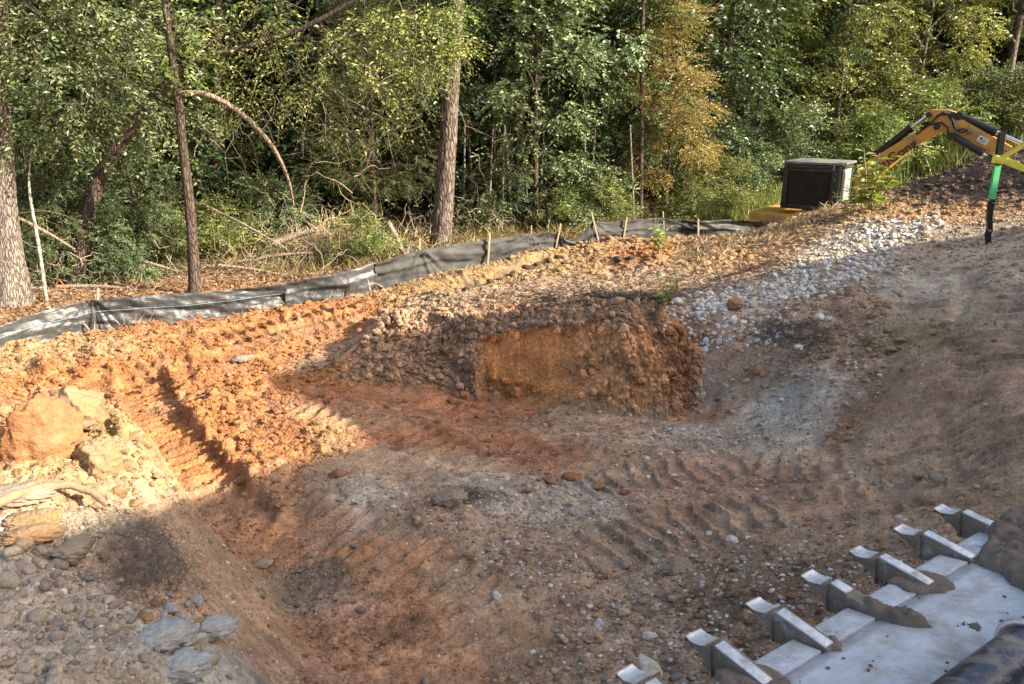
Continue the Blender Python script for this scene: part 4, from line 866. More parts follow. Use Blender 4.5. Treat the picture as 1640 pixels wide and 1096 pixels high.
c = ramp(nt, n1.outputs[0], [(.3, (.028, .03, .032)), (.7, (.085, .086, .084))])
b.inputs['Roughness'].default_value = .42; b.inputs['Specular IOR Level'].default_value = .75; nt.links.new(c, b.inputs['Base Color'])
b.inputs['Sheen Weight'].default_value = .1
mp = nt.nodes.new('ShaderNodeMapping'); nt.links.new(tc.outputs['Object'], mp.inputs[0]); mp.inputs[3].default_value = (1, 1, 9)
n2 = nd(nt, 'ShaderNodeTexNoise', Scale=5., Detail=7., Roughness=.6); nt.links.new(mp.outputs[0], n2.inputs['Vector'])
q = bump(nt, b, n2.outputs[0], .5, .02)
n3 = nd(nt, 'ShaderNodeTexNoise', Scale=220., Detail=2.); nt.links.new(tc.outputs['Object'], n3.inputs['Vector']); bump(nt, b, n3.outputs[0], .35, .003, q)
m_stake = plain('weathered_pine', (.50, .38, .24), .85, var=.3, scale=20, bmp=.3)
m_cord = plain('blue_cord', (.35, .55, .70), .6, bmp=0)
fen = empty('silt_fence', tuple(fence_pt(-80)[0])); fb0 = np.array(fen.location)
tag(fen, 'low black plastic silt fence on wooden stakes sagging along the edge of the wood', 'fence')
m_fab2 = plain('dark_fabric', (.012, .012, .013), .55, var=.3, bmp=.3)  # darker fabric for the right end of the fence
def fabric(u0, u1, nm, seed, m_fab=m_fab):
    us = np.arange(u0, u1+.1, 1.5); nv = 22; t = np.linspace(0, 1, nv)
    A = np.array([fence_pt(u) for u in us]); P0 = A[:, 0]; P1 = A[:, 1]
    P0 = P0-np.array([0, 0, .12])
    Vv = P0[:, None]*(1-t)[None, :, None]+P1[:, None]*t[None, :, None]
    U = np.broadcast_to(us[:, None], (len(us), nv)); T_ = np.broadcast_to(t[None], U.shape)
    Lx = U/90.
    # pulled folds fan out of the stakes, long sags run along
    st = np.array([148, 672, 850, 893, 948, 1060]); near = np.min(np.abs(U[..., None]-st), -1)
    a = .045*fbm(Lx*1.5+T_*2.2, T_*3.2-Lx*.35, seed, 4, .55)+.045*pn(Lx*.8, T_*1.9+Lx*.5, seed+1)
    fan = np.abs(pn(np.arctan2(T_*1.1-1.15, (U-st[np.argmin(np.abs(U[..., None]-st), -1)])/45.+1e-3)*4.5, Lx*.2, seed+2))
    a = a+.11*fan*np.exp(-near/45.)-.03*np.sin(T_*math.pi)
    # one long horizontal pleat under the upper cord
    a = a+.018*np.exp(-((T_-.66-.06*pn(Lx, Lx*0, seed+5))/.05)**2)
    dirn = np.gradient(P0, axis=0); dirn[:, 2] = 0; nrm = np.stack([dirn[:, 1], -dirn[:, 0], 0*dirn[:, 0]], 1); nrm /= np.linalg.norm(nrm, axis=1, keepdims=True)
    Vv = Vv+nrm[:, None]*a[..., None]; Vv[..., 2] += np.where(T_ > .9, .012*pn(Lx*6, T_*0, seed+8), 0)
    i = np.arange(len(us)*nv).reshape(len(us), nv)
    Fq = np.stack([i[:-1, :-1], i[1:, :-1], i[1:, 1:], i[:-1, 1:]], -1).reshape(-1, 4)
    me = mesh_np(nm, Vv.reshape(-1, 3)-fb0, Fq); o = link('fabric', me, m_fab, fen)
    so = o.modifiers.new('thick', 'SOLIDIFY'); so.thickness = .003; return Vv
m_fabm, nt, b = mat('matt_woven_plastic'); tc = nt.nodes.new('ShaderNodeTexCoord'); n1 = nd(nt, 'ShaderNodeTexNoise', Scale=2.5, Detail=8.); nt.links.new(tc.outputs['Object'], n1.inputs['Vector'])
nt.links.new(ramp(nt, n1.outputs[0], [(.35, (.03, .03, .03)), (.65, (.085, .083, .078))]), b.inputs['Base Color']); b.inputs['Roughness'].default_value = .8; b.inputs['Specular IOR Level'].default_value = .3
n3 = nd(nt, 'ShaderNodeTexNoise', Scale=200., Detail=2.); nt.links.new(tc.outputs['Object'], n3.inputs['Vector']); bump(nt, b, n3.outputs[0], .35, .004)
fv = fabric(-80, 459, 'fabric', 3); fabric(456, 603, 'fabric', 4); fabric(600, 900, 'fabric', 5, m_fabm)
fabric(898, 1062, 'fabric', 9, m_fabm); fabric(1060, 1262, 'fabric', 14, m_fab2)
# the blue tie cord near the top edge
pc = [fv[i, 14]+np.array([0, -.02, 0])-fb0 for i in range(0, 356, 6)]
mb = MB(); mb.tube(pc, .0018, 5); mb.build('cord', m_cord, fen, True)
for i, (u, vt, vb, w, dx, off) in enumerate([(157,468,500,7,0,.06),(672,388,440,6,0,.06),(784,379,420,8,-3,-.07),(851,366,405,5,0,.06),(897,363,400,7,-9,-.06),(948,344,392,7,14,-.06),(1003,353,382,7,-6,-.06),(1062,343,378,5,2,.06),(1118,355,380,7,0,-.06)]):
    p, q = fence_pt(u); yb = p[1]+off
    a = px(u+dx, vb+8, y=yb); c2 = px(u, vt, y=yb)
    d = Vector(c2-a); M = d.to_track_quat('Z', 'Y').to_matrix().to_4x4(); M.translation = Vector((a+c2)/2-fb0)
    s = w/F*yb*.9*.5; mb = MB(); mb.box((0, 0, 0), (s*1.3, s*.8, d.length+.1), M); mb.build('stake', m_stake, fen, bevel=.004, seg=1)
leaf_litter()

# ------------------------------------------------------------------ digger beyond the ridge
m_yel = plain('digger_yellow', (.62, .30, .035), .45, var=.12, scale=6, bmp=.05, dirt=(.30, .20, .11), dirt_amt=.35, dscale=3)
m_blk = plain('black_paint', (.012, .012, .014), .35, var=.3, bmp=.05)
m_cab = plain('charcoal_cab', (.018, .019, .021), .5, var=.2, bmp=.05)
m_roof = plain('pale_cab_roof', (.13, .13, .128), .5, var=.1, dirt=(.35, .3, .22), dirt_amt=.3)
m_rub = plain('rubber', (.02, .02, .022), .8)
m_chr = plain('chrome_rod', (.75, .76, .78), .12, 1., var=.05, bmp=0)
m_gls, nt, b = mat('tinted_glass'); b.inputs['Base Color'].default_value = (.012, .016, .015, 1); b.inputs['Roughness'].default_value = .05; b.inputs['Specular IOR Level'].default_value = .12
m_gls2, nt, b = mat('sunlit_glass'); b.inputs['Base Color'].default_value = (.25, .27, .27, 1); b.inputs['Roughness'].default_value = .12  # paler base colour puts the sun's brightness into the windscreen
m_dec = plain('white_sticker', (.75, .74, .68), .6, bmp=0)
yaw = math.radians(-37)
EX = px(1300, 300, y=17.0); EX[2] = -.55
dg = empty('excavator', tuple(EX), yaw); tag(dg, 'yellow compact excavator with dark cab half hidden behind the ridge, boom reaching right', 'excavator')
Mw = Matrix.Translation(Vector(EX)) @ Matrix.Rotation(yaw, 4, 'Z'); Mi = Mw.inverted()
fw = Mw.to_3x3() @ Vector((1, 0, 0)); nrm_ = Mw.to_3x3() @ Vector((0, 1, 0))
def onp(u, v, ly=0.0):
    """local (x,z) of a picture point on the machine's own fore-aft plane y=ly"""
    d = Vector(ray(u, v)); P0 = Mw @ Vector((0, ly, 0)); t = (P0-Vector((0, 0, CAM_H))).dot(nrm_)/d.dot(nrm_)
    p = Mi @ (Vector((0, 0, CAM_H))+d*t); return (p.x, p.z)
yc = -.48   # near face of the cab
x0, zt = onp(1256, 262, yc); x1, _ = onp(1347, 262, yc); _, zb = onp(1300, 337, yc)
zt_ = zt; 
mb = MB(); mb.box(((x0+x1)/2-.1, .1, zb-.42), (x1-x0+1.0, 1.5, .62)); mb.build('engine_housing', m_yel, dg, bevel=.07)
xa, za = onp(1240, 337, -.55); 
mb = MB(); mb.prism([(xa:=xa+.42, za), (xa+.12, za+.03), (x1-.2, za+.03), (x1-.1, za-.55), (xa-.02, za-.55)], -.62, .8); mb.build('counterweight', m_yel, dg, bevel=.05)
# cab: posts, rails, panes, roof
cx = [x0, x1]; cy = [yc, yc+1.0]
mb = MB(); h = zt-zb; w = .085
for X in (x0+w/2, x1-w/2):
    for Yy in (cy[0]+w/2, cy[1]-w/2): mb.box((X, Yy, (zt+zb)/2), (w, w, h))
for Yy in (cy[0]+w/2, cy[1]-w/2):
    mb.box(((x0+x1)/2, Yy, zt-w/2), (x1-x0-2*w+.002, w*.98, w)); mb.box(((x0+x1)/2, Yy, zb+w/2), (x1-x0-2*w+.002, w*.98, w))
for X in (x0+w/2, x1-w/2):
    mb.box((X, (cy[0]+cy[1])/2, zt-w/2), (w*.98, 1-2*w+.002, w)); mb.box((X, (cy[0]+cy[1])/2, zb+w/2), (w*.98, 1-2*w+.002, w))
mb.build('cab_frame', m_cab, dg, bevel=.02)
mb = MB(); mb.box(((x0+x1)/2+.02, .02, zt+.03), (x1-x0+.05, 1.03, .05)); mb.build('cab_roof', m_roof, dg, bevel=.024)
mb = MB(); mb.box((x1-.12, cy[0]-.012, zt-.04), (.05, .03, .12)); mb.build('grab_handle', m_roof, dg, bevel=.008)
wx0, wx1, wz0, wz1 = x0+.10, x1-.13, zb+.06, zt-.10
win = MB(); win.box(((wx0+wx1)/2, yc+.02, (wz0+wz1)/2), (wx1-wx0, .012, wz1-wz0)); wo_ = win.build('side_window', m_gls, dg)
mb = MB(); t_ = .045
mb.box(((wx0+wx1)/2, yc-.012, wz1-.01), (wx1-wx0+.1, .03, t_)); mb.box(((wx0+wx1)/2, yc-.012, wz0+.01), (wx1-wx0+.1, .03, t_))
mb.box((wx0-.01, yc-.012, (wz0+wz1)/2), (t_, .031, wz1-wz0)); mb.box((wx1+.01, yc-.012, (wz0+wz1)/2), (t_, .031, wz1-wz0)); mb.build('window_seal', m_blk, wo_, bevel=.01)
mb = MB(); mb.box((x1-.02, yc+.5, (zt+zb)/2+.03), (.012, .8, h-.16)); mb.build('windscreen', m_gls2, dg)
mb = MB(); mb.box((x1+.012, yc+.5, (zt+zb)/2-.3), (.02, .84, .03)); mb.box((x1+.012, yc+.12, (zt+zb)/2), (.02, .03, h*.8)); mb.build('wiper_bar', m_blk, dg)
mb = MB(); mb.box((x0+.02, yc+.5, (zt+zb)/2), (.012, .8, h-.16)); mb.build('rear_window', m_gls, dg)
mb = MB(); mb.box(((x0+x1)/2-.1, yc+.52, zb+.25), (.5, .5, .14)); mb.box(((x0+x1)/2-.32, yc+.52, zb+.55), (.12, .46, .5)); mb.build('seat', m_blk, dg, bevel=.03)
for s in (-1, 1):   # tracks
    mb = MB(); n = 24; pts = []
    for k in range(n):
        a = 2*math.pi*k/n; pts.append((math.copysign(.72, math.cos(a))+.26*math.cos(a)+.1, .27+.26*math.sin(a)))
    mb.prism(pts, s*.72-.18, s*.72+.18); tr_ = mb.build('track', m_rub, dg, bevel=.02)
mb = MB(); mb.tube([(.1, 0, .3), (.1, 0, zb-.7)], .35, 20); mb.build('swing_bearing', m_blk, dg, True)
ly = -.05
def poly(pts): return [onp(u, v, ly) for u, v in pts]
BO = poly([(1371,322),(1372,290),(1376,273),(1385,260),(1404,250),(1441,227.5),(1486,202.5),(1500,197),(1513,203),(1508,211),(1468,234),(1433,262),(1412,280),(1400,300),(1394,335),(1372,340)])
bt = bpy.data  # boom and arm
mb = MB(); mb.prism(BO, ly-.13, ly+.13); boom = mb.build('boom', m_yel, dg, bevel=.022)
mb = MB(); mb.prism(poly([(1378,330),(1379,292),(1384,276),(1391,266),(1409,255),(1445,234),(1484,212),(1478,218),(1447,240),(1414,262),(1398,276),(1389,296),(1386,330)]), ly-.145, ly-.131); mb.build('boom_plate', m_yel, boom, bevel=.004, seg=1)
AR = poly([(1484,179.5),(1492,175.5),(1522,176),(1535,181),(1537,191),(1597,224),(1600,246),(1590,243),(1522,219),(1509,210),(1500,199),(1487,189)])
mb = MB(); mb.prism(AR, ly-.09, ly+.09); arm = mb.build('dipper_arm', m_yel, dg, bevel=.02)
mb = MB(); mb.prism(poly([(1532,186),(1540,190),(1640,246),(1700,285),(1695,300),(1640,268),(1520,218),(1514,205)]), ly-.085, ly+.085); mb.build('arm_beam', m_yel, arm, bevel=.015)
def cyl(pts_px, r1, r2, split, nm, lyy=ly, par=dg):
    (u0, v0), (u1, v1) = pts_px; a = onp(u0, v0, lyy); c = onp(u1, v1, lyy)
    A = Vector((a[0], lyy, a[1])); B_ = Vector((c[0], lyy, c[1])); Mm = A.lerp(B_, split)
    mb = MB(); mb.tube([A, Mm], r1, 14); o = mb.build(nm, m_blk, par, True)
    mb = MB(); mb.tube([Mm, B_], r2, 12); mb.build('rod', m_chr, o, True)
    mb = MB(); mb.tube([A.lerp(B_, split-.04), A.lerp(B_, split+.015)], r1*1.2, 14); mb.build('gland', m_blk, o, True); mb = MB(); mb.tube([A+Vector((0, -.1, 0)), A+Vector((0, .1, 0))], r1*1.1, 12); mb.build('pivot_pin', m_blk, o, True)
cyl([(1397,253),(1484,186)], .07, .035, .72, 'arm_cylinder')
cyl([(1537,186),(1650,236)], .07, .035, .52, 'bucket_cylinder')
cyl([(1525,218),(1590,256)], .065, .035, .75, 'boom_cylinder', ly-.12)
for (u, v), rr in zip([(1490,184),(1528,184),(1503,203)], (.05, .055, .06)):
    a = onp(u, v, ly); mb = MB(); mb.tube([(a[0], ly-.15, a[1]), (a[0], ly+.15, a[1])], rr, 14); mb.build('pivot_pin', m_blk, arm, True)
for pth in ([(1478,207),(1497,193),(1505,184),(1520,183),(1527,193),(1531,206),(1543,212),(1553,207)], [(1470,215),(1490,200),(1510,196),(1520,204),(1521,217),(1526,224)], [(1500,190),(1512,180),(1524,184),(1530,197),(1533,208),(1548,206)]):
    mb = MB(); mb.tube([(onp(u, v, ly)[0], ly-.15, onp(u, v, ly)[1]) for u, v in pth], .016, 8); mb.build('hydraulic_hose', m_rub, dg, True)
a = onp(1574, 225, ly-.1); b_ = onp(1553, 211, ly)
mb = MB(); d_ = Vector(onp(1595, 235, ly))-Vector(onp(1545, 208, ly)); ang = math.atan2(d_[1], d_[0])
MM = Matrix.Translation((a[0], ly-.094, a[1])) @ Matrix.Rotation(-ang, 4, 'Y'); mb.box((0, 0, 0), (.19, .006, .11), MM); stk = mb.build('white_sticker', m_dec, arm)
MM2 = Matrix.Translation((a[0], ly-.098, a[1])) @ Matrix.Rotation(-ang, 4, 'Y'); mb = MB()
mb.box((-.04, 0, .015), (.05, .004, .03), MM2); mb.box((.03, 0, .0), (.05, .004, .012), MM2); mb.box((-.01, 0, -.025), (.1, .004, .01), MM2); mb.build('print', m_blk, stk)
MM = Matrix.Translation((b_[0], ly-.11, b_[1])) @ Matrix.Rotation(-ang, 4, 'Y'); mb = MB(); mb.box((0, 0, 0), (.12, .04, .05), MM); mb.build('hose_clamp', m_roof, arm, bevel=.008)
# maker's name along the boom
fc = bpy.data.curves.new('lettering', 'FONT'); fc.body = 'LiuGong'; fc.size = .25; fc.extrude = .003; fc.offset = .003; fc.align_x = 'CENTER'; fc.align_y = 'CENTER'; fc.space_character = 1.02
fo = bpy.data.objects.new('tmp', fc); C.objects.link(fo); dgp = bpy.context.evaluated_depsgraph_get()
tme = bpy.data.meshes.new_from_object(fo.evaluated_get(dgp)); bpy.data.objects.remove(fo)
a = onp(1436, 250, ly); e0 = onp(1412, 266, ly); e1 = onp(1460, 234, ly); ang = math.atan2(e1[1]-e0[1], e1[0]-e0[0])
lt = link('lettering', tme, m_blk, boom); lt.matrix_local = Matrix.Translation((a[0], ly-.152, a[1])) @ Matrix.Rotation(-ang, 4, 'Y') @ Matrix.Rotation(math.pi/2, 4, 'X')

# ------------------------------------------------------------------ marker post with caution tape
m_grn = plain('green_plastic', (.10, .50, .20), .4, var=.15, bmp=.05)
m_tape = plain('yellow_tape', (.88, .80, .10), .35, var=.1, bmp=.05)
pb = hit(1583, 390); yp = pb[1]
post = empty('marker_post', tuple(pb)); tag(post, 'crooked green and black marker post wrapped in yellow tape at the top of the ramp', 'post')
def pp(u, v, dy=0.): return Vector(px(u, v, y=yp+dy))-Vector(pb)
k = yp/F
def strap(name, pts, w, t, m_, par=post, tw=0):
    P = [pp(*p) for p in pts]; mb = MB(); n = len(P); vs = []
    for i, p in enumerate(P):
        T = (P[min(i+1, n-1)]-P[max(i-1, 0)]).normalized(); s = T.cross(Vector((0, 1, 0))).normalized()
        ww = (w[i] if hasattr(w, '__len__') else w)*k/2; y2 = Vector((0, t/2, 0))
        vs += [p-s*ww-y2, p+s*ww-y2, p+s*ww+y2, p-s*ww+y2]
    fs = [(0, 1, 2, 3), tuple(4*(n-1)+q for q in (3, 2, 1, 0))]
    for i in range(n-1):
        for q in range(4): fs.append((4*i+q, 4*i+(q+1) % 4, 4*i+4+(q+1) % 4, 4*i+4+q))
    mb.add(vs, fs); return mb.build(name, m_, par, bevel=.004, seg=1)
strap('black_foot', [(1583,392),(1582,375),(1585,368),(1584,350),(1586,333),(1589,319)], [7,9,8,8.5,9,9.5], .045, m_blk)
strap('black_foot', [(1581,369),(1588,370)], 3, .06, m_roof)
strap('green_shaft', [(1588,321),(1593,290),(1598,262)], [9.5,9.5,10], .04, m_grn)
strap('black_top', [(1597.5,264),(1601,240),(1605,212)], [9,9.5,10], .05, m_blk)
strap('white_band', [(1587,324),(1589,320)], 10, .045, m_roof)
mb = MB(); n = 14
def tapeobj(name, label, pts, w, seed):
    P = np.array([px(u, v, y=y) for u, v, y in pts]); m = 40; s = np.linspace(0, len(P)-1, m)
    Q = np.stack([np.interp(s, np.arange(len(P)), P[:, i]) for i in range(3)], 1)
    for _ in range(2): Q[1:-1] = (Q[:-2]+2*Q[1:-1]+Q[2:])/4
    tw = .5*pn(s*1.2, s*0, seed)+.15; up = np.stack([0*s, np.sin(tw), np.cos(tw)], 1)
    b_ = Q[0].copy(); V_ = np.concatenate([Q-up*w/2, Q+up*w/2*.0+np.array([0, -.012, 0]), Q+up*w/2])-b_
    i = np.arange(m-1); Fq = np.concatenate([np.stack([i, i+1, m+i+1, m+i], 1), np.stack([m+i, m+i+1, 2*m+i+1, 2*m+i], 1)])
    o = link(name, mesh_np(name, V_, Fq), m_tape, None, b_); so = o.modifiers.new('t', 'SOLIDIFY'); so.thickness = .0015
    if label: tag(o, label, 'tape')
    return o
tapeobj('caution_tape', 'yellow tape rising to the right from the marker post', [(1598,258,yp-.03),(1612,249,yp-.15),(1640,232,yp-.4),(1700,200,yp-1)], .07, 3)
tapeobj('caution_tape', 'yellow tape running down to the right from the marker post', [(1594,254,yp-.05),(1612,258,yp-.15),(1640,270,yp-.5),(1700,292,yp-1.1)], .085, 5)
strap('tape_wrap', [(1592,255),(1605,257)], 11, .07, m_tape)

# ------------------------------------------------------------------ the big bucket, bottom right
m_stl = plain('worn_steel', (.60, .62, .64), .42, .5, var=.22, scale=7, bmp=.35, dirt=(.36, .33, .29), dirt_amt=.35, dscale=4)
m_mudst = plain('mud_coated_steel', (.17, .145, .115), .85, .0, var=.4, scale=14, bmp=.9, dirt=(.36, .36, .35), dirt_amt=.2, dscale=10)
m_mud = plain('dried_mud', (.17, .135, .105), .95, var=.35, scale=14, bmp=.8, spec=.2)
m_wht = plain('polished_edge', (.60, .62, .64), .42, .45, var=.3, scale=18, bmp=.35, dirt=(.40, .37, .33), dirt_amt=.3, dscale=14)
m_tube = plain('black_tube_paint', (.02, .028, .045), .22, var=.4, scale=9, bmp=.1, dirt=(.25, .22, .18), dirt_amt=.3, dscale=9)
ZB = 1.33
tA = px(1110, 1030, z=ZB); tB = px(1437, 858, z=ZB)
Lx_ = Vector(tB-tA); SP = Lx_.length/4; Lx_.normalize()
bk_ = Vector((-Lx_.y*-1, -Lx_.x, 0)); bk_ = Vector((Lx_.y, -Lx_.x, .17)).normalized()
fwd = -bk_; up_ = Lx_.cross(fwd).normalized()
if up_.z < 0: up_ = -up_
BM = Matrix(((Lx_.x, fwd.x, up_.x, 0), (Lx_.y, fwd.y, up_.y, 0), (Lx_.z, fwd.z, up_.z, 0), (0, 0, 0, 1)))
BM.translation = Vector(tA)
bkt = empty('excavator_bucket'); bkt.matrix_world = BM; tag(bkt, 'wide steel digging bucket with seven teeth and pale worn plate in the lower right corner', 'bucket')
TL = .205   # tooth tip ahead of the lip
tl = SP
XL, XR = -1.75*SP, 5.7*SP
def lip(x): return -TL
# lip segments between the teeth (adapters at x = k*SP)
for k in range(-2, 6):
    mb = MB(); xa, xb = k*SP+.042, (k+1)*SP-.046
    mb.prism([(-TL-.124, -.04), (-TL-.124, .0), (-TL-.01, -.004), (-TL+.006, -.018), (-TL+.012, -.03)], xa, xb)
    # prism is (x,z) over y: swap axes
    mb.v = [(y, x, z) for x, y, z in mb.v]
    mb.build('lip_segment', m_wht, bkt, bevel=.006)
# bottom plate with a gentle inward curve
nx, ny = 30, 26; Vv = []; 
for j in range(ny):
    t = j/(ny-1); s = t*1.15
    for i in range(nx):
        x = XL+(XR-XL)*i/(nx-1); Vv.append((x, -TL-.132-s, -.006+.10*s*s))
i = np.arange(nx*ny).reshape(ny, nx); Fq = np.stack([i[:-1, :-1], i[:-1, 1:], i[1:, 1:], i[1:, :-1]], -1).reshape(-1, 4)
pl = link('bottom_plate', mesh_np('plate', Vv, Fq), m_stl, bkt); so = pl.modifiers.new('t', 'SOLIDIFY'); so.thickness = .035; so.offset = 1
mb = MB(); mb.box(((XL+XR)/2, -TL-.22, -.068), (XR-XL-.02, .36, .05)); mb.build('lip_underside', m_mudst, bkt, bevel=.01)
for k in range(-1, 6):
    x = k*SP; w = .036
    # tooth: spade tip, thick wedge, raised wear strip going back over the lip
    mb = MB()
    def sec(y, zt, zb, w_): return [(x-w_, y, zb), (x+w_, y, zb), (x+w_, y, zt), (x-w_, y, zt)]
    secs = [sec(.0, .040, .035, .037), sec(-.03, .030, .016, .039), sec(-.07, .032, -.012, .037), sec(-.10, .042, -.038, .037), sec(-.118, .054, -.050, .040)]
    vs = [p for s_ in secs for p in s_]; fs = [(0, 1, 2, 3), (19, 18, 17, 16)]
    for a in range(4):
        for q in range(4): fs.append((4*a+q, 4*a+(q+1) % 4, 4*a+4+(q+1) % 4, 4*a+4+q))
    mb.add(vs, fs); rt_ = random.Random(k+9); tt = mb.build('tooth', m_mudst, bkt, bevel=.008)
    wear = Matrix.Translation((0, rt_.uniform(-.012, .004), 0)) @ Matrix.Translation((x, -.1, 0)) @ Matrix.Rotation(rt_.uniform(-.07, .07), 4, 'Z') @ Matrix.Rotation(rt_.uniform(-.05, .05), 4, 'X') @ Matrix.Translation((-x, .1, 0)); tt.matrix_local = wear
    mb = MB(); vs = []
    for y, z, w_ in ((.003, .0405, .038), (-.03, .0305, .040), (-.06, .032, .038), (-.085, .038, .038)): vs += [(x-w_, y, z+.001), (x+w_, y, z+.001), (x+w_, y, z+.006), (x-w_, y, z+.006)]
    fs = [(0, 1, 2, 3), (15, 14, 13, 12)]+[(4*a+q, 4*a+(q+1) % 4, 4*a+4+(q+1) % 4, 4*a+4+q) for a in range(3) for q in range(4)]
    mb.add(vs, fs); mb.build('worn_tip', m_wht, tt, bevel=.001, seg=1)
    mb = MB(); mb.v = []; mb.prism([(-.108, .044), (-.122, .058), (-.345, .002), (-.345, -.05), (-.108, -.062)], x-.036, x+.030); mb.v = [(y, xx, z) for xx, y, z in mb.v]
    mb.build('adapter', m_mudst, bkt, bevel=.006)
    if k != 1 or True:
        e = -.20 if k == 2 else -.335
        mb = MB(); mb.prism([(-.135, .063), (-.135, .054), (e, .054-(abs(e)-.135)*.25), (e, .063-(abs(e)-.135)*.25)], x-.034, x+.012); mb.v = [(y, xx, z) for xx, y, z in mb.v]
        mb.build('wear_strip', m_wht, bkt, bevel=.002, seg=1)
# round tube along the back of the plate, with its bracket
tq = [px(1490, 1110, z=ZB+.05), px(1660, 985, z=ZB+.05)]
P0 = Vector((.55, -.85, .10)); P1 = Vector((.95, -.85, .10))
dv = (P1-P0).normalized()
mb = MB(); mb.tube([P0-dv*1.2, P1+dv*.9], .085, 28); tb = mb.build('cross_tube', m_tube, bkt, True)
mb = MB(); mb.tube([P0-dv*1.22+Vector((0, .075, -.035)), P1+dv*.92+Vector((0, .075, -.035))], .014, 8); mb.build('weld_bead', m_stl, bkt, True)
mb = MB()
for s in (.02,): 
    pts = [P0+dv*(s+.0)+Vector((0, .094*math.cos(a), .094*math.sin(a))) for a in np.linspace(-.6, 2.6, 12)]
    mb.tube(pts, .012, 8)
mb.build('clamp_ring', m_stl, tb, True)
mb = MB(); mb.tube([P0+dv*.03+Vector((0, -.02, .07)), P0+dv*.14+Vector((0, -.10, .055)), P0+dv*.22+Vector((0, -.16, 0))], .022, 10); mb.build('hydraulic_hose', m_rub, tb, True)
# side plate and curved shell beyond the frame, down to the ground
mb = MB(); mb.prism([(-TL-.1, -.06), (-TL-.2, .10), (-TL-1.2, .3), (-TL-1.4, .0), (-TL-1.2, -.6), (-TL-.5, -.5)], XR-.03, XR+.01); mb.v = [(y, x, z) for x, y, z in mb.v]; mb.build('side_plate', m_mudst, bkt, bevel=.006)
Vv = []
for j in range(16):
    a = j/15*math.pi*.8; yy = -TL-1.36-.42*math.sin(a); zz = .12-.42+.42*math.cos(a)
    for i in range(12): Vv.append((XL+(XR-XL)*i/11, yy, zz))
i = np.arange(192).reshape(16, 12); Fq = np.stack([i[:-1, :-1], i[:-1, 1:], i[1:, 1:], i[1:, :-1]], -1).reshape(-1, 4)
sh = link('back_shell', mesh_np('shell', Vv, Fq), m_mudst, bkt); so = sh.modifiers.new('t', 'SOLIDIFY'); so.thickness = .03
# caked mud on the plate: real lumps
def mudpatch(name, label, poly_px, th, seed, group=None, rough=1.):
    """a flat-bottomed cake of mud over the plate; outline given in the picture, laid on the plate"""
    P = []
    for u, v in poly_px:
        d = Vector(ray(u, v)); n = up_; t = ((BM.translation-Vector((0, 0, CAM_H))).dot(n)-.010)/d.dot(n)
        q = BM.inverted() @ (Vector((0, 0, CAM_H))+d*t); P.append((q.x, q.y))
    P = np.array(P); lo = P.min(0)-.02; hi = P.max(0)+.02; st = .008
    X, Yy = np.meshgrid(np.arange(lo[0], hi[0], st), np.arange(lo[1], hi[1], st))
    ins = np.zeros(X.shape, bool); dd = np.full(X.shape, 9.); n_ = len(P)
    for i in range(n_):
        a, c = P[i], P[(i+1) % n_]
        cond = ((a[1] > Yy) != (c[1] > Yy)) & (X < (c[0]-a[0])*(Yy-a[1])/(c[1]-a[1]+1e-12)+a[0]); ins ^= cond
        e = c-a; t = np.clip(((X-a[0])*e[0]+(Yy-a[1])*e[1])/(e@e+1e-12), 0, 1); dd = np.minimum(dd, np.hypot(X-a[0]-e[0]*t, Yy-a[1]-e[1]*t))
    sd_ = np.where(ins, dd, -dd)+.012*fbm(X*14, Yy*14, seed, 3)
    s = np.maximum(0, -TL-.132-Yy); zp = -.006+.10*s*s; zp = np.where(Yy > -TL-.13, 0, zp)
    w_, wi = worley(X*30, Yy*30, seed); hgt = th*1.5*np.clip(sd_/(.02), 0, 1)**.5*(.55+.35*fbm(X*10, Yy*10, seed+1, 4)+.45*rough*(1-np.clip(w_*1.4, 0, 1))*wi)
    Z_ = zp+np.where(sd_ > -.004, hgt+.001, -.02)
    keep = sd_ > -.004; i = np.arange(X.size).reshape(X.shape)
    Fq = np.stack([i[:-1, :-1], i[:-1, 1:], i[1:, 1:], i[1:, :-1]], -1).reshape(-1, 4); kk = keep.ravel()
    Fq = Fq[kk[Fq].sum(1) >= 2]; us_, inv = np.unique(Fq, return_inverse=True)
    Vv = np.stack([X.ravel(), Yy.ravel(), Z_.ravel()], 1)[us_]
    o = link(name, mesh_np(name, Vv, inv.reshape(-1, 4)), m_mud); o.matrix_world = BM
    return tag(o, label, 'mud', group)
mudpatch('mud_cake', 'thick grey mud covering the far end of the bucket plate', [(1560,902),(1580,880),(1590,850),(1660,810),(1750,840),(1750,960),(1660,968),(1625,940),(1590,915)], .05, 3, rough=.5)
mudpatch('mud_cake', 'long dark crumbly mud roll trailing from the third tooth from the top', [(1380,965),(1400,972),(1425,983),(1450,988),(1475,995),(1492,1008),(1480,1010),(1450,1006),(1428,1000),(1400,992),(1378,978)], .035, 5)
mudpatch('mud_cake', 'smooth oval mud cake behind the second tooth from the top', [(1420,935),(1440,920),(1480,918),(1520,930),(1528,945),(1515,953),(1480,955),(1450,950)], .012, 7, rough=.2)
mudpatch('mud_cake', 'small mud crumb beside a tooth foot in the middle of the lip', [(1325,1025),(1338,1022),(1348,1035),(1345,1045),(1330,1042)], .02, 9)
mudpatch('mud_cake', 'small mud crumb lying alone in the middle of the plate', [(1552,1005),(1565,1003),(1574,1010),(1568,1016),(1556,1012)], .012, 11)
mudpatch('mud_cake', 'smeared mud at the lip end by the lower edge of the picture', [(1150,1080),(1180,1064),(1230,1072),(1270,1096),(1250,1120),(1150,1120)], .012, 13, rough=.3)

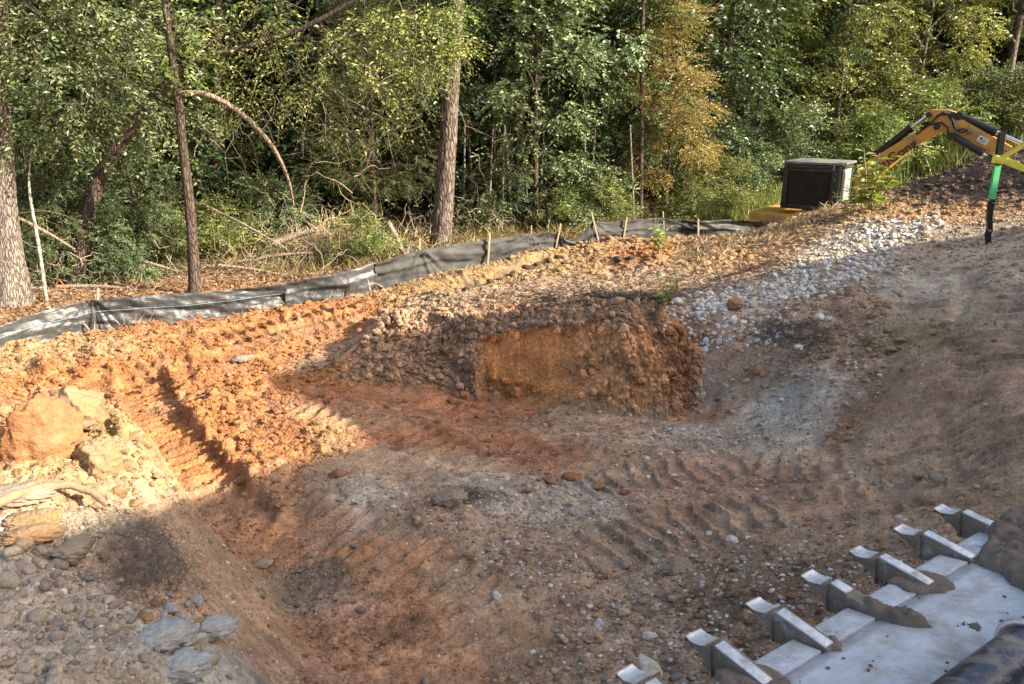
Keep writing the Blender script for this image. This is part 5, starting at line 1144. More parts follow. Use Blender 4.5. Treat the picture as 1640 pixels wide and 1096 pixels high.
# crumbs of mud strewn over the plate
def plate_crumbs():
    r = rs(91); n = 190; x = r.uniform(-.3, 1.7, n); y = -TL-.14-r.rand(n)**1.3*.5; s = .0015+.007*r.rand(n)**4
    V0, F0 = IV1_, IF1_; sy = np.maximum(0, -TL-.132-y); z = -.006+.10*sy*sy
    V_ = (V0[None]*(1+.2*r.randn(n, len(V0), 1))*s[:, None, None]*[1, 1, .6]+np.stack([x, y, z+s*.3], 1)[:, None]).reshape(-1, 3)
    o = link('mud_crumbs', mesh_np('mud_crumbs', V_, (F0[None]+(np.arange(n)*len(V0))[:, None, None]).reshape(-1, 3), False), m_mud); o.matrix_world = BM; tag(o, 'specks and crumbs of mud on the bucket plate', 'mud', kind='stuff')
# ------------------------------------------------------------------ stones, clods, straw, weeds
def ico(n=2):
    import bmesh
    bm = bmesh.new(); bmesh.ops.create_icosphere(bm, subdivisions=n, radius=1)
    V_ = np.array([v.co[:] for v in bm.verts]); F_ = np.array([[v.index for v in f.verts] for f in bm.faces]); bm.free(); return V_, F_
IV1, IF1 = ico(1); IV2, IF2 = ico(2); IV3, IF3 = ico(3); IV4, IF4 = ico(5); IV1_, IF1_ = IV1, IF1; plate_crumbs()
def facet_rock(seed, V0, cuts=10, dep=.28, noise=.05):
    """angular stone: a ball cut by planes"""
    r = rs(seed); V_ = V0.copy()*np.array([1, r.uniform(.65, .95), r.uniform(.5, .8)])
    for _ in range(cuts):
        n = r.randn(3); n /= np.linalg.norm(n); h = r.uniform(.34, .34+dep); d = V_@n-h; V_ = V_-np.where(d > 0, d, 0)[:, None]*n*.92
    V_ *= 1+noise*r.randn(len(V_), 1)*.5
    return V_
def round_rock(seed, V0):
    r = rs(seed); s = np.array([1, r.uniform(.6, .95), r.uniform(.45, .75)]); V_ = V0*s
    k = 1+.13*pn(V0[:, 0]*1.5+seed, V0[:, 1]*1.5+V0[:, 2])+.07*pn(V0[:, 1]*3, V0[:, 2]*3+seed); return V_*k[:, None]
def rockmat(name, stops, rough=.85, bsc=30, bst=.5):
    m, nt, b = mat(name); oi = nt.nodes.new('ShaderNodeObjectInfo'); tc = nt.nodes.new('ShaderNodeTexCoord')
    c = ramp(nt, oi.outputs['Random'], stops)
    n = nd(nt, 'ShaderNodeTexNoise', Scale=3., Detail=8., Roughness=.7); nt.links.new(tc.outputs['Object'], n.inputs['Vector'])
    c = mixc(nt, 1., c, ramp(nt, n.outputs[0], [(.3, (.62, .56, .5)), (.6, (1.1, 1.08, 1.05))]), 'MULTIPLY')
    nt.links.new(c, b.inputs['Base Color']); b.inputs['Roughness'].default_value = rough; b.inputs['Specular IOR Level'].default_value = .3
    bump(nt, b, n.outputs[0], bst, .1); return m
M_white = rockmat('white_quarry_stone', [(0, (.66, .61, .53)), (.4, (.80, .79, .76)), (.75, (.66, .70, .73)), (.9, (.50, .38, .26)), (1, (.74, .70, .62))])
M_peb = rockmat('river_pebble', [(0, (.22, .21, .20)), (.3, (.36, .32, .27)), (.6, (.47, .41, .33)), (.85, (.32, .24, .17)), (1, (.60, .56, .48))])
M_clod = rockmat('red_clay', [(0, (.30, .14, .075)), (.5, (.33, .18, .10)), (1, (.24, .14, .09))], .95)
M_tanrock = rockmat('tan_boulder', [(0, (.52, .36, .19)), (1, (.58, .42, .24))], .95)
WP = [mesh_np('white_rock', facet_rock(i, IV2), IF2, False) for i in range(7)]
RP = [mesh_np('pebble', round_rock(i, IV2), IF2, True) for i in range(7)]
for m_ in WP: m_.materials.append(M_white)
for m_ in RP: m_.materials.append(M_peb)
def inpoly(P, u, v):
    ins = False; n = len(P)
    for i in range(n):
        a, c = P[i], P[(i+1) % n]
        if (a[1] > v) != (c[1] > v) and u < (c[0]-a[0])*(v-a[1])/(c[1]-a[1])+a[0]: ins = not ins
    return ins
def scatter(name, protos, polys, n, s0, s1, label, group, cat, seed, mindist=.9, sink=.25, mat_=None):
    r = random.Random(seed); placed = []; out = []
    tries = 0
    while len(out) < n and tries < n*30:
        tries += 1; P, wgt = r.choice(polys)
        u = r.uniform(min(p[0] for p in P), max(p[0] for p in P)); v = r.uniform(min(p[1] for p in P), max(p[1] for p in P))
        if not inpoly(P, u, v) or r.random() > wgt: continue
        s = s0+(s1-s0)*r.random()**2.2; q = hit(u, v, _GH)
        if any((q[0]-a[0])**2+(q[1]-a[1])**2 < ((s+a[2])*mindist)**2 for a in placed): continue
        placed.append((q[0], q[1], s)); me = r.choice(protos)
        o = link(name, me, mat_); o.location = (q[0], q[1], q[2]+s*(.5-sink)); o.scale = (s, s*r.uniform(.8, 1.1), s*r.uniform(.8, 1.1))
        o.rotation_euler = (r.uniform(-.5, .5), r.uniform(-.5, .5), r.uniform(0, 6.28)); tag(o, label, cat, group); out.append(o)
    return out, placed
spill = [(1050,492),(1100,474),(1180,462),(1240,440),(1300,415),(1350,385),(1380,372),(1440,350),(1500,335),(1505,360),(1450,385),(1430,420),(1405,440),(1370,455),(1320,478),(1260,480),(1200,490),(1130,510),(1075,505)]
low = [(1060,500),(1200,505),(1300,500),(1240,560),(1160,555),(1100,590),(1040,580),(1060,540)]
scatter('white_rock', WP, [(spill, 1), (spill, 1), (low, .35)], 290, .030, .078, 'angular white quarry stone in the spill across the plateau edge', 'white quarry stones spilled over the plateau edge', 'stone', 2, .62, .33)
for i, (u, v, s, lb) in enumerate([(1280,562,.07,'white stone lying alone on the slope under the rock spill'),(1312,515,.09,'pair of white stones on the slope, the left stone'),(1326,516,.07,'pair of white stones on the slope, the right stone'),(1173,868,.06,'white stone on the bare ground above the bucket teeth'),
     (1306,1046,.0,''),(797,960,.05,'pale flat stone half sunk in the pit floor'),(1040,1082,.11,'white stone block at the lower edge left of the teeth'),(1065,560,.07,'white stone stuck at the right end of the cut face'),(957,852,.0,''),(1043,1026,.06,'pale angular stone left of the nearest tooth'),(998,985,.055,'pale stone on the gravelly floor, upper of a pair'),(957,1004,.05,'upright pale stone on the gravelly floor'),(905,1030,.04,'small pale stone near the lower middle of the pit')]):
    if s:
        q = hit(u, v, _GH); o = link('white_rock', WP[i % 7]); o.location = (q[0], q[1], q[2]+s*.3); o.scale = (s, s*.9, s*.9); o.rotation_euler = (.3, .2, i); tag(o, lb, 'stone')
peb = [(0,870),(110,880),(150,915),(240,960),(240,1010),(215,1096),(0,1096)]
scatter('pebble', RP, [(peb, 1)], 230, .009, .040, 'rounded river pebble among the many on the pile in the lower left corner', 'river pebbles on the pile at lower left', 'pebble', 3, .7, .34)
flo = [(760,820),(1100,770),(1250,900),(1190,960),(1080,1096),(850,1096),(900,950),(760,900)]
scatter('pebble', RP+WP[:3], [(flo, 1), ([(450,860),(800,790),(800,1096),(600,1096)], .15), ([(1100,560),(1450,560),(1450,900),(1100,760)], .3)], 130, .014, .04, 'small stone scattered on the gravelly floor of the pit', 'stones scattered on the pit floor', 'stone', 4, 1.2, .3)
big = [(15,938,.055,'blue-grey round cobble at the left edge of the pebbles'),(40,880,.05,'white round cobble lit by the sun at the top of the pebbles'),(180,1010,.04,'pale flat cobble in the middle of the pebbles'),(8,1005,.05,'long grey cobble cut by the left edge'),(62,995,.045,'tall grey cobble standing among the pebbles'),(95,910,.045,'grey-brown cobble beside the dark root mat'),(20,890,.045,'sunlit tan cobble at the left edge below the root')]
for i, (u, v, s, lb) in enumerate(big):
    q = hit(u, v, _GH); o = link('cobble', RP[i]); o.location = (q[0], q[1], q[2]+s*.35); o.scale = (s, s*.9, s); o.rotation_euler = (0, .2, i*1.3); tag(o, lb, 'cobble')
# larger lumps, each its own mesh
def lump(name, label, u, v, size, m_, seed, rot=0, cat='boulder', squash=(1, 1, 1), sink=.35, dup=.13, cuts=5):
    q = hit(u, v, _GB); V_ = facet_rock(seed, IV3 if size < .1 else IV4, cuts, .45, .0)
    F_ = IF3 if size < .1 else IF4; s = 3.
    n = fbm(V_[:, 0]*s+seed, V_[:, 1]*s+V_[:, 2]*1.7*s, seed, 6, .68); d, i = worley(V_[:, 0]*5+V_[:, 2]*2, V_[:, 1]*5+V_[:, 2]*3, seed)
    d2, i2 = worley(V_[:, 0]*13+V_[:, 2]*5, V_[:, 1]*13+V_[:, 2]*8, seed+1); V_ = V_*(1+dup*n+.09*(.5-np.clip(d, 0, 1))*i+.07*(.5-np.clip(d2, 0, 1))*i2)[:, None]*np.array(squash)*size
    o = link(name, mesh_np(name, V_, F_), m_); o.location = (q[0], q[1], q[2]+size*squash[2]*(1-2*sink)*.8); o.rotation_euler = (0, 0, rot)
    return tag(o, label, cat)
m_tanc = plain('tan_clay_lump', (.28, .195, .11), .95, var=.25, scale=14, bmp=.9, dirt=(.36, .18, .07), dirt_amt=.35, dscale=7, spec=.2)
m_orgc = plain('orange_clay_lump', (.31, .15, .065), .95, var=.3, scale=14, bmp=.9, dirt=(.30, .21, .12), dirt_amt=.25, dscale=6, spec=.2)
m_gryc = plain('grey_earth_lump', (.27, .215, .16), .95, var=.25, scale=10, bmp=.9, spec=.2)
m_bluc = plain('blue_grey_clay', (.34, .355, .35), .9, var=.3, scale=16, bmp=.9, dirt=(.33, .26, .19), dirt_amt=.25, dscale=6, spec=.2)
lump('clay_boulder', 'big orange clay boulder leaning at the left edge of the pile', 62, 738, .32, m_orgc, 3, .5, squash=(.8, .7, 1.15), sink=.32)
lump('clay_boulder', 'pale round clay boulder at the top of the pile', 132, 676, .23, m_tanc, 5, .3, sink=.3)
lump('clay_boulder', 'cream coloured clay lump right of the dark hollow in the pile', 160, 755, .19, m_tanc, 7, 1., sink=.35)
lump('clay_boulder', 'grey flat lump at the left edge below the orange boulder', 20, 800, .16, m_gryc, 9, .2, squash=(1.3, 1, .5))
lump('clay_boulder', 'tan lump under the arched root', 60, 838, .12, m_tanc, 10, .2, squash=(1.3, 1, .6))
lump('clay_boulder', 'tan flat lump above the pebbles', 45, 862, .11, m_tanc, 12, .2, squash=(1.5, 1, .5))
lump('clay_boulder', 'brown lump below the shadow edge on the pile', 120, 890, .13, m_gryc, 11, .2, squash=(1.2, 1, .9))
lump('blue_clay_slab', 'blue-grey clay slab near the lower edge of the pile', 255, 1025, .12, m_bluc, 13, .5, 'clay slab', (1.2, 1.0, .6), .45, .2, 0)
lump('blue_clay_slab', 'lowest blue-grey clay slab at the bottom of the pile', 285, 1075, .12, m_bluc, 14, .2, 'clay slab', (1.2, 1.0, .6), .45, .2, 0)
lump('blue_clay_slab', 'small blue-grey clay lump right of the larger slab', 335, 1010, .10, m_bluc, 15, .2, 'clay slab', (1.3, 1.0, .6), .4, .2, 0)
lump('orange_clod', 'orange lump on the right wall of the cut beside the white stones', 1035, 545, .20, m_orgc, 21, .4, 'clod', (.8, .7, 1.0), .4)
lump('orange_clod', 'brown lump resting among the white stones', 1178, 492, .11, plain('brown_lump', (.27, .15, .085), .95, bmp=.8), 22, .4, 'clod')
lump('orange_clod', 'tan lump on the grey slope left of the ramp', 1212, 597, .07, m_tanc, 23, .4, 'clod')
lump('grey_lump', 'flat olive grey lump on the orange ground near the fence', 388, 577, .16, m_gryc, 24, .2, 'lump', (1.2, .6, .35), .3)
lump('grey_lump', 'round grey lump with straw in the middle of the gravel', 722, 806, .13, m_gryc, 25, .5, 'lump', (1.1, .8, .8), .3)
lump('grey_lump', 'dark grey stone lump right of the pit floor gravel', 1083, 913, .1, m_gryc, 26, .5, 'lump', (1.1, .8, .8), .3)
lump('red_clod', 'red clay clod at the edge of the gravel', 540, 765, .08, plain('red_lump', (.27, .13, .075), .95, bmp=.8), 27, .5, 'clod', (1.1, .8, .9), .4, .2)
for i in range(18):
    r_ = random.Random(i+70); u, v = [(880, 770), (960, 780), (845, 790), (1000, 790), (915, 765), (500, 610), (520, 600), (545, 598), (1400, 545), (1420, 530), (1440, 548), (1425, 560), (1360, 705), (1345, 700), (1500, 768), (1470, 762), (420, 905), (1390, 520)][i]
    lb = 'broken red clay clod on the pit floor' if i < 5 else 'orange clod on the low ridge left of the cut' if i < 8 else 'flaky brown clod beside the ramp' if i < 14 else 'dark clod on the worn ground'
    gp_ = ['red clods in a row on the pit floor', 'orange clods left of the cut', 'brown clods beside the ramp', 'dark clods on the worn ground'][0 if i < 5 else 1 if i < 8 else 2 if i < 14 else 3]
    o = lump('clod', lb, u, v, r_.uniform(.045, .08), [M_clod, m_orgc, m_tanc, m_gryc][0 if i < 5 else 1 if i < 8 else 2 if i < 14 else 3], i+40, r_.random()*6, 'clod', (1.15, .9, .8), .4, dup=.2); o['group'] = gp_
m_shade = plain('shade_soil', (.075, .052, .036), .95, bmp=.8)  # soil colour darkened to stand in for shade in furrow and hole
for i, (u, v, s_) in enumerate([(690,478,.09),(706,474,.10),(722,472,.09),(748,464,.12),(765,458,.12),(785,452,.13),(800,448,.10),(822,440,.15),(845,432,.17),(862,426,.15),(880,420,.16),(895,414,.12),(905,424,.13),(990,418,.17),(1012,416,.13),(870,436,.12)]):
    o = lump('shade_clod', 'clod coloured dark as the shade in the furrow before the fence' if i not in (13, 14) else 'dark lump standing for the shaded hole on the plateau below the leaning fence stakes', u, v, s_*.6, m_shade, i+120, i*1.1, 'clod', (1.3, .8, .7), .3); o['group'] = 'clods coloured as shade along the furrow'
rp = random.Random(31)
for i in range(46):
    u = rp.uniform(20, 285); v = rp.uniform(675, 815)
    if v < 640+abs(u-130)*.55: v += 60
    o = lump('clod', 'knobbly tan clod on the sunlit top of the pile', u, v, rp.uniform(.025, .065), [m_tanc, m_tanc, m_orgc, m_gryc][i % 4], i+150, rp.random()*6, 'clod', (1.1, .9, .8), .35); o['group'] = 'tan clods on the sunlit top of the pile'
for i in range(34):
    u = rp.uniform(225, 400); v = rp.uniform(960, 1085)
    if u > 300+(v-960)*.6: u -= 60
    o = lump('clay_piece', 'rough blue-grey clay piece at the lower end of the pile', u, v, rp.uniform(.02, .055), [m_bluc, m_bluc, m_gryc, m_tanc][i % 4], i+210, rp.random()*6, 'clay piece', (1.1, .9, .7), .35); o['group'] = 'blue-grey clay pieces on the pile'
# crumbs and gravel nobody could count, each a small faceted lump with the soil's own colour
def crumbs(name, label, n, seed, col_fn, s0, s1, prob, smooth=False, cat='earth', white=False, VV=None, FF=None):
    VV = IV1 if VV is None else VV; FF = IF1 if FF is None else FF
    r = rs(seed); th = r.uniform(-.60, .60, n*5); rr = np.sqrt(r.uniform(2.5**2, 15**2, n*5)) if not white else 2.6+r.rand(n*5)**.8*11
    x = rr*np.sin(th); y = rr*np.cos(th); z_ = zones(x, y); p = prob(x, y, z_)*np.clip(4.5/rr, .1, 1)**.5*(1-.85*track_relief(x, y)[1])
    k = r.rand(n*5) < p; x = x[k][:n]; y = y[k][:n]; n = len(x); zn = zones(x, y)
    s = (s0+(s1-s0)*r.rand(n)**3)*np.clip(.55+np.sqrt(x*x+y*y)/9, .7, 1.8)
    z = gsample(_GH, x, y)
    base = VV*(1+.28*r.randn(40, len(VV), 1)*.6); base[:, :, 2] *= .7
    V_ = base[r.randint(0, 40, n)]*s[:, None, None]; a = r.rand(n)*6.28; ca, sa = np.cos(a)[:, None], np.sin(a)[:, None]
    X = V_[..., 0]*ca-V_[..., 1]*sa; Yv = (V_[..., 0]*sa+V_[..., 1]*ca)*r.uniform(.6, 1, n)[:, None]
    V_ = np.stack([X+x[:, None], Yv+y[:, None], V_[..., 2]+(z+s*.15)[:, None]], -1).reshape(-1, 3)
    F_ = (FF[None]+(np.arange(n)*len(VV))[:, None, None]).reshape(-1, 3)
    cols = np.repeat(col_fn(zn, r, n), len(VV), 0)
    me = mesh_np(name, V_, F_, smooth, cols=cols, attrs={'grav': np.zeros(len(V_))}); o = link(name, me, gm if not white else M_grv)
    return tag(o, label, cat, kind='stuff')
M_grv, nt, b = mat('gravel'); at_ = nd(nt, 'ShaderNodeAttribute', _attribute_name='Col'); nt.links.new(at_.outputs['Color'], b.inputs['Base Color']); b.inputs['Roughness'].default_value = .85
OV = np.array([(1,0,0),(-1,0,0),(0,1,0),(0,-1,0),(0,0,1),(0,0,-1.)]); OF = np.array([(0,2,4),(2,1,4),(1,3,4),(3,0,4),(2,0,5),(1,2,5),(3,1,5),(0,3,5)])
crumbs('earth_crumbs', 'fine loose grains of earth lying all over the lot', 62000, 23, lambda z, r, n: z[:, :3]*r.uniform(.65, 1.4, (n, 1)), .004, .016, lambda x, y, z: .45+.5*np.clip(z[..., 3], 0, 1), VV=OV, FF=OF)
crumbs('earth_clods', 'loose crumbs of orange and brown earth lying all over the lot', 22000, 21, lambda z, r, n: z[:, :3]*r.uniform(.65, 1.25, (n, 1)), .006, .034, lambda x, y, z: np.clip(z[..., 3]*1.2-.05, .13, 1))
def gcols(z, r, n):
    pal = np.array([(.50, .47, .42), (.38, .33, .27), (.28, .25, .22), (.58, .55, .50), (.36, .26, .18), (.22, .17, .13)]); return pal[r.randint(0, 6, n)]*r.uniform(.8, 1.1, (n, 1))
crumbs('gravel', 'fine grey and white gravel strewn over the pit floor and the pile', 15000, 22, gcols, .004, .022, lambda x, y, z: np.clip(z[..., 4]*1.2-.22, .012, 1)**1.4, cat='gravel', white=True)
def riprap():
    r = random.Random(9); q = []
    while len(q) < 700:
        P = spill if r.random() < .8 else low; u = r.uniform(1040, 1490); v = r.uniform(350, 590)
        if inpoly(P, u, v): q.append(list(hit(u, v, _GH))+[r.uniform(.016, .045)])
    q = np.array(q); n = len(q); rr = rs(5); B_ = np.array([facet_rock(i+30, IV1, 5) for i in range(12)])[rr.randint(0, 12, n)]*q[:, 3][:, None, None]
    a = rr.rand(n)*6.28; X = B_[..., 0]*np.cos(a)[:, None]-B_[..., 1]*np.sin(a)[:, None]; Yv = B_[..., 0]*np.sin(a)[:, None]+B_[..., 1]*np.cos(a)[:, None]
    V_ = np.stack([X+q[:, 0:1], Yv+q[:, 1:2], B_[..., 2]+q[:, 2:3]], -1).reshape(-1, 3); F_ = (IF1[None]+(np.arange(n)*len(IV1))[:, None, None]).reshape(-1, 3)
    pal = np.array([(.66, .64, .6), (.55, .57, .6), (.5, .42, .33), (.6, .57, .5)])
    o = link('rock_chips', mesh_np('rock_chips', V_, F_, False, cols=np.repeat(pal[rr.randint(0, 4, n)], len(IV1), 0)), M_grv); tag(o, 'small pale chips lying between the white quarry stones', 'gravel', kind='stuff')
riprap()
# dry straw strewn over the plateau, blades as thin folded slivers
def straw(name, label, regions, n, seed, ln, wd, m_, lift=.02, up=.25, cat='straw', tone=None):
    r = random.Random(seed); P = []
    while len(P) < n:
        poly_, = [r.choice(regions)]
        u = r.uniform(min(p[0] for p in poly_), max(p[0] for p in poly_)); v = r.uniform(min(p[1] for p in poly_), max(p[1] for p in poly_))
        if inpoly(poly_, u, v): P.append((u, v))
    P = np.array([hit(u, v, _GH) for u, v in P[:min(n, 900)]])
    rr = rs(seed); idx = rr.randint(0, len(P), n); c = P[idx]+rr.randn(n, 3)*(np.array([.10, .14, 0]) if ln > .1 else np.array([.04, .05, 0])); c[:, 2] = gsample(_GH, c[:, 0], c[:, 1])+rr.rand(n)*lift
    d = rr.randn(n, 3); d[:, 2] = np.abs(d[:, 2])*up
    me = leaf_mesh(name, c+np.array([0, 0, 1])*d[:, 2:3]*ln*.3, d, rr.randn(n, 3)*.4+[0, 0, 1], ln*(.4+rr.rand(n)), wd, rr.rand(n)); me.materials.append(m_)
    return tag(link(name, me), label, cat, kind='stuff')
L_straw = leafmat('dry_straw', [(0, (.20, .14, .10)), (.5, (.44, .33, .21)), (1, (.66, .54, .37))], .15, .8, .2)
L_root = leafmat('dark_root', [(0, (.09, .078, .066)), (.6, (.19, .165, .14)), (1, (.32, .28, .23))], .0, .9, .1)
straw('straw_mulch', 'grey-tan dry straw matted over the plateau behind the cut', [[(620,500),(740,470),(900,450),(1060,430),(1200,440),(1060,485),(900,480),(760,500)], [(1180,430),(1300,345),(1330,345),(1350,360),(1250,430)], [(1000,455),(1240,425),(1240,440),(1000,480)]], 9000, 1, .13, .005, L_straw)
straw('straw_mulch', 'dry stalks tangled over the ridge before the digger', [[(1215,378),(1330,335),(1360,330),(1300,370),(1220,400)], [(1080,400),(1230,372),(1230,390),(1090,420)]], 2600, 2, .16, .006, L_straw, .05, .8)
straw('root_fringe', 'dark roots and dead turf hanging over the lip of the cut', [[(890,470),(1060,490),(1050,515),(960,520),(890,510),(850,495)], [(930,486),(1060,490),(1050,500),(930,505)]], 4200, 3, .12, .003, L_root, .03, .5, 'roots')
B_root = plain('fine_root', (.15, .125, .105), .9, var=.4, scale=9, bmp=0)
def rootmat(label, uv, n, ln, rad, sx, sy, seed, sz=.02):
    sp = [(*hit(u, v)[:2], None, sx, sy, sz) for u, v in uv]
    sticks('root_mat', label, sp, n, ln, rad, B_root, seed, cat='roots', up=.12, sides=3, curl=.03)
rootmat('dark mat of fine roots in the shade on the left pile', [(235,845),(225,880),(240,910),(265,930),(215,930),(250,870),(270,900),(240,960)], 900, .12, .0014, .07, .09, 4)
rootmat('tangle of dry roots on the slope under the white stones', [(1220,545),(1260,530),(1300,545),(1280,560)], 330, .22, .004, .13, .12, 5)
rootmat('dead grass clump on the grey lump in the gravel', [(720,805),(745,795),(758,800)], 150, .13, .003, .07, .06, 6)
straw('dry_weeds', 'scattered dry stalks along the foot of the silt fence', [[(140,530),(640,462),(900,402),(900,410),(640,475),(140,545)]], 420, 7, .16, .004, L_straw, .03, 1.2, 'straw')
def bank_crumbs():
    r = rs(55); n = 2600; ns, nt_ = BANK_P.shape[:2]; a = r.randint(12, ns-20, n); b_ = (nt_*(.04+.92*r.rand(n)**.9)).astype(int)
    fr = (a/ns > .33) & (a/ns < .62) & (b_/nt_ < .5) & (b_/nt_ > .16); k = ~fr | (r.rand(n) < .04); a = a[k]; b_ = b_[k]; n = len(a)
    c = BANK_P[a, b_]; col = BANK_C[a, b_]*r.uniform(.6, 1.5, (n, 1)); s = .006+.05*r.rand(n)**4
    base = IV1*(1+.2*r.randn(40, len(IV1), 1)); V_ = (base[r.randint(0, 40, n)]*s[:, None, None]*r.uniform(.7, 1.2, (n, 1, 3))+c[:, None]+np.array([0, -.004, 0])).reshape(-1, 3)
    o = link('bank_crumbs', mesh_np('bank_crumbs', V_, (IF1[None]+(np.arange(n)*len(IV1))[:, None, None]).reshape(-1, 3), False, cols=np.repeat(col, len(IV1), 0), attrs={'grav': np.zeros(n*len(IV1))}), gm)
    tag(o, 'clods and stones sticking out of the cut bank and its topsoil', 'earth', kind='stuff')
bank_crumbs()
# grass
def grass(name, label, box, n, hgt, seed, m_=L_grass, lean=.35, wd=.012):
    r = rs(seed); x = r.uniform(box[0], box[1], n); y = r.uniform(box[2], box[3], n); k = fbm(x*.8, y*.8, seed, 3) > -.35; k &= y > np.interp(x, fence_x, fence_y)+.15; x = x[k]; y = y[k]; n = len(x)
    z = gsample(_GB, x, y); d = r.randn(n, 3)*lean; d[:, 2] = 1; h_ = hgt*(.4+.8*r.rand(n))
    c = np.stack([x, y, z+h_*.45], 1); me = leaf_mesh(name, c, d, r.randn(n, 3)+[0, -1, .2], h_, wd, r.rand(n)); me.materials.append(m_)
    return tag(link(name, me), label, 'grass', kind='stuff')
grass('grass', 'bright green grass between the fence and the wood', (4.2, 7.2, 18.2, 23), 9000, .42, 1)
grass('tall_grass', 'tall green grass on the bank behind the digger', (8.5, 19, 19, 29), 26000, .8, 2, wd=.012, m_=leafmat('bank_grass', [(0, (.05, .07, .02)), (.6, (.12, .15, .04)), (1, (.30, .27, .10))], .3, .5))
grass('undergrowth', 'thin dry green undergrowth on the floor of the wood', (-11, 4, 13, 20), 9000, .3, 3, leafmat('undergrowth_leaf', [(0, (.10, .09, .03)), (.5, (.22, .20, .07)), (1, (.42, .33, .17))], .3, .6), .9, .014)
# weeds: stem and long leaves
def weed(label, u, v, h, n, seed, spread=.12, m_=L_weed):
    q = hit(u, v, _GB); o = empty('weed', tuple(q)); r = rs(seed); st = []; C_ = []; D_ = []; Ls = []
    k = max(1, n//14)
    for s in range(k):
        top = np.array([r.randn()*spread, r.randn()*spread, h*(.7+.3*r.rand())]); P = curve([0, 0, -.03], top, .02, r, 6, .012); st.append((P, np.linspace(.006, .002, 6)*max(1, h/.5)))
        for j in range(n//k):
            t = .15+.85*j/(n//k); b_ = np.array([np.interp(t, np.linspace(0, 1, 6), P[:, i]) for i in range(3)]); a = j*2.4+r.rand(); ln = h*(.34-.16*t)*(.7+.5*r.rand())
            d = np.array([math.cos(a), math.sin(a), .45-.6*r.rand()]); C_.append(b_+d*ln*.5); D_.append(d); Ls.append(ln)
    C_ = np.array(C_); D_ = np.array(D_); Ls = np.array(Ls)
    me = leaf_mesh('leaves', C_, D_, np.tile([0, 0, 1.], (len(C_), 1))+r.randn(len(C_), 3)*.2, Ls, Ls*.36, r.rand(len(C_))); me.materials.append(m_); link('leaves', me, None, o)
    Vt, Ft = tubes_np(st, 5); link('stems', mesh_np('stems', Vt, Ft), plain('green_stem', (.22, .26, .09), .7, bmp=0), o)
    return tag(o, label, 'weed')
weed('bright green weed sprouting at the edge of the cut beside the white stones', 1056, 486, .42, 42, 1)
weed('yellow-green weed on the earth just before the fence corner', 1056, 404, .5, 56, 2)
weed('tiny green seedling on the ridge at the end of the fence', 1162, 388, .24, 14, 3)
weed('small round-leaved weed on the straw left of the sprouting one', 992, 480, .14, 12, 4)
weed('large leafy weed in front of the digger boom', 1392, 340, .95, 110, 5, .30)
weed('low leafy weed left of the large one before the cab', 1365, 345, .45, 40, 6, .2)
# arched root on the pile, sticks
P = [(-30,828),(20,806),(60,792),(110,781),(150,783),(170,795),(176,815)]
Pw = [hit(u, v+12, _GB)+np.array([0, 0, .06 if i in (0, 6) else .11]) for i, (u, v) in enumerate(P)]; b_ = Pw[0].copy()
me = trunk_mesh('root', np.array(Pw)-b_, [.024,.024,.023,.021,.02,.019,.015], 14, seed=4, rough=.15); me.materials.append(plain('muddy_root', (.28, .20, .12), .95, var=.3, scale=20, bmp=.7)); tag(link('arched_root', me, None, None, b_), 'thick pale root arching over the lumps of the pile', 'root')
for i, (a, c, y0, dy, w, lb) in enumerate([((128,513),(143,530),0,-.1,.02,'short stub of wood at the foot of the fence on the left'),((249,493),(228,540),0,-.2,.006,'thin pale stick standing against the fence'),((588,447),(594,476),0,-.15,.02,'dark crooked stick at the foot of the fence'),((594,452),(614,462),0,-.1,.02,'dark branch stub lying beside the crooked stick'),((258,650),(300,652),0,0,.007,'pale thin stick on the orange clods beside the rut'),((296,652),(330,640),0,0,.005,'pale thin stick end on the clods above the rut')]):
    q = hit(*c); A = px(*a, y=q[1]+(.0 if dy == 0 else .08)); 
    if dy == 0: A = hit(*a, _GH)+[0, 0, .05]; q = hit(*c, _GH)+[0, 0, .05]
    b_ = q.copy(); me = trunk_mesh('stick', np.array([q, (A+q)/2+[.01, 0, .01], A])-b_, [w, w*.8, w*.6], 6, seed=i, rough=.2); me.materials.append(B_dead); tag(link('stick', me, None, None, b_), lb, 'stick')
mb = MB(); hb = hit(98, 478); mb.tube([Vector(px(u, v, y=12.0))-Vector(hb) for u, v in ((92,475),(90,462),(91,452),(96,449),(101,456),(107,470),(109,478))], .010, 6)
o = mb.build('orange_wire', plain('orange_wire', (.5, .12, .03), .5, bmp=0), None, True); o.location = hb; tag(o, 'loop of rusty orange wire behind the fence on the left', 'wire')

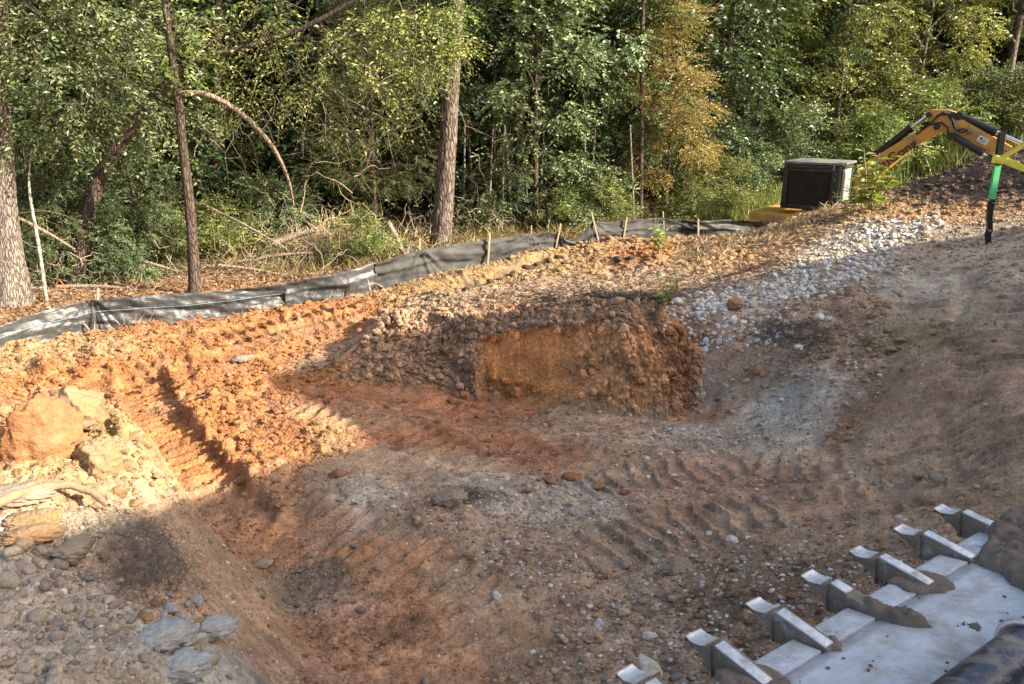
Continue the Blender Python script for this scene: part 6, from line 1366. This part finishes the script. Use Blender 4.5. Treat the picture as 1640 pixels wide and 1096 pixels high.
# ------------------------------------------------------------------ unseen building added right of the frame, roof ridge shaped to shade the pit
ca, sa_ = .95, -.31
hs = empty('shadow_caster', (0, 0, 0)); tag(hs, 'unseen pale building added beyond the right edge of the view, steep roof shaped to shade the pit', 'shadow_caster')
def uw(u, w, z): n = math.hypot(ca, sa_); return (ca*u/n+.31*w/n, sa_*u/n+.95*w/n, z)
m_wall = plain('pale_siding', (.50, .47, .42), .8, bmp=.1); m_rf = plain('roof_shingle', (.10, .09, .085), .9, bmp=.3)
U0, U1, W0, W1 = 8.0, 15., -8., SHADOW_CASTER['w1']
mb = MB(); zs = SHADOW_CASTER['eave']
c8 = [uw(U0, W0, .2), uw(U1, W0, .2), uw(U1, W1, .2), uw(U0, W1, .2), uw(U0, W0, zs), uw(U1, W0, zs), uw(U1, W1, zs), uw(U0, W1, zs)]
mb.add(c8, [(0, 1, 2, 3), (4, 7, 6, 5), (0, 4, 5, 1), (1, 5, 6, 2), (2, 6, 7, 3), (3, 7, 4, 0)]); mb.build('wall', m_wall, hs)
e = .3; um = U0+3.0; prof = SHADOW_CASTER['prof']; mb = MB(); vs = []; fs = []
for w_, z_ in prof: vs += [uw(U0-e, w_, zs+.003), uw(um, w_, z_), uw(U1+e, w_, zs+.003)]
for k_ in range(len(prof)-1): a_ = 3*k_; fs += [(a_, a_+3, a_+4, a_+1), (a_+1, a_+4, a_+5, a_+2), (a_, a_+2, a_+5, a_+3)]
fs += [(0, 1, 2), (3*len(prof)-1, 3*len(prof)-2, 3*len(prof)-3)]; mb.add(vs, fs); mb.build('roof', m_rf, hs)
for w_ in (-5, -2, 1, 4, 7):
    mb = MB(); A = [uw(U0-.03, w_, 1.7), uw(U0-.03, w_+1, 1.7), uw(U0-.03, w_+1, 3.2), uw(U0-.03, w_, 3.2), uw(U0-.06, w_, 1.7), uw(U0-.06, w_+1, 1.7), uw(U0-.06, w_+1, 3.2), uw(U0-.06, w_, 3.2)]
    mb.add(A, [(0, 1, 2, 3), (4, 7, 6, 5), (0, 4, 5, 1), (1, 5, 6, 2), (2, 6, 7, 3), (3, 7, 4, 0)]); mb.build('window', m_gls, hs)
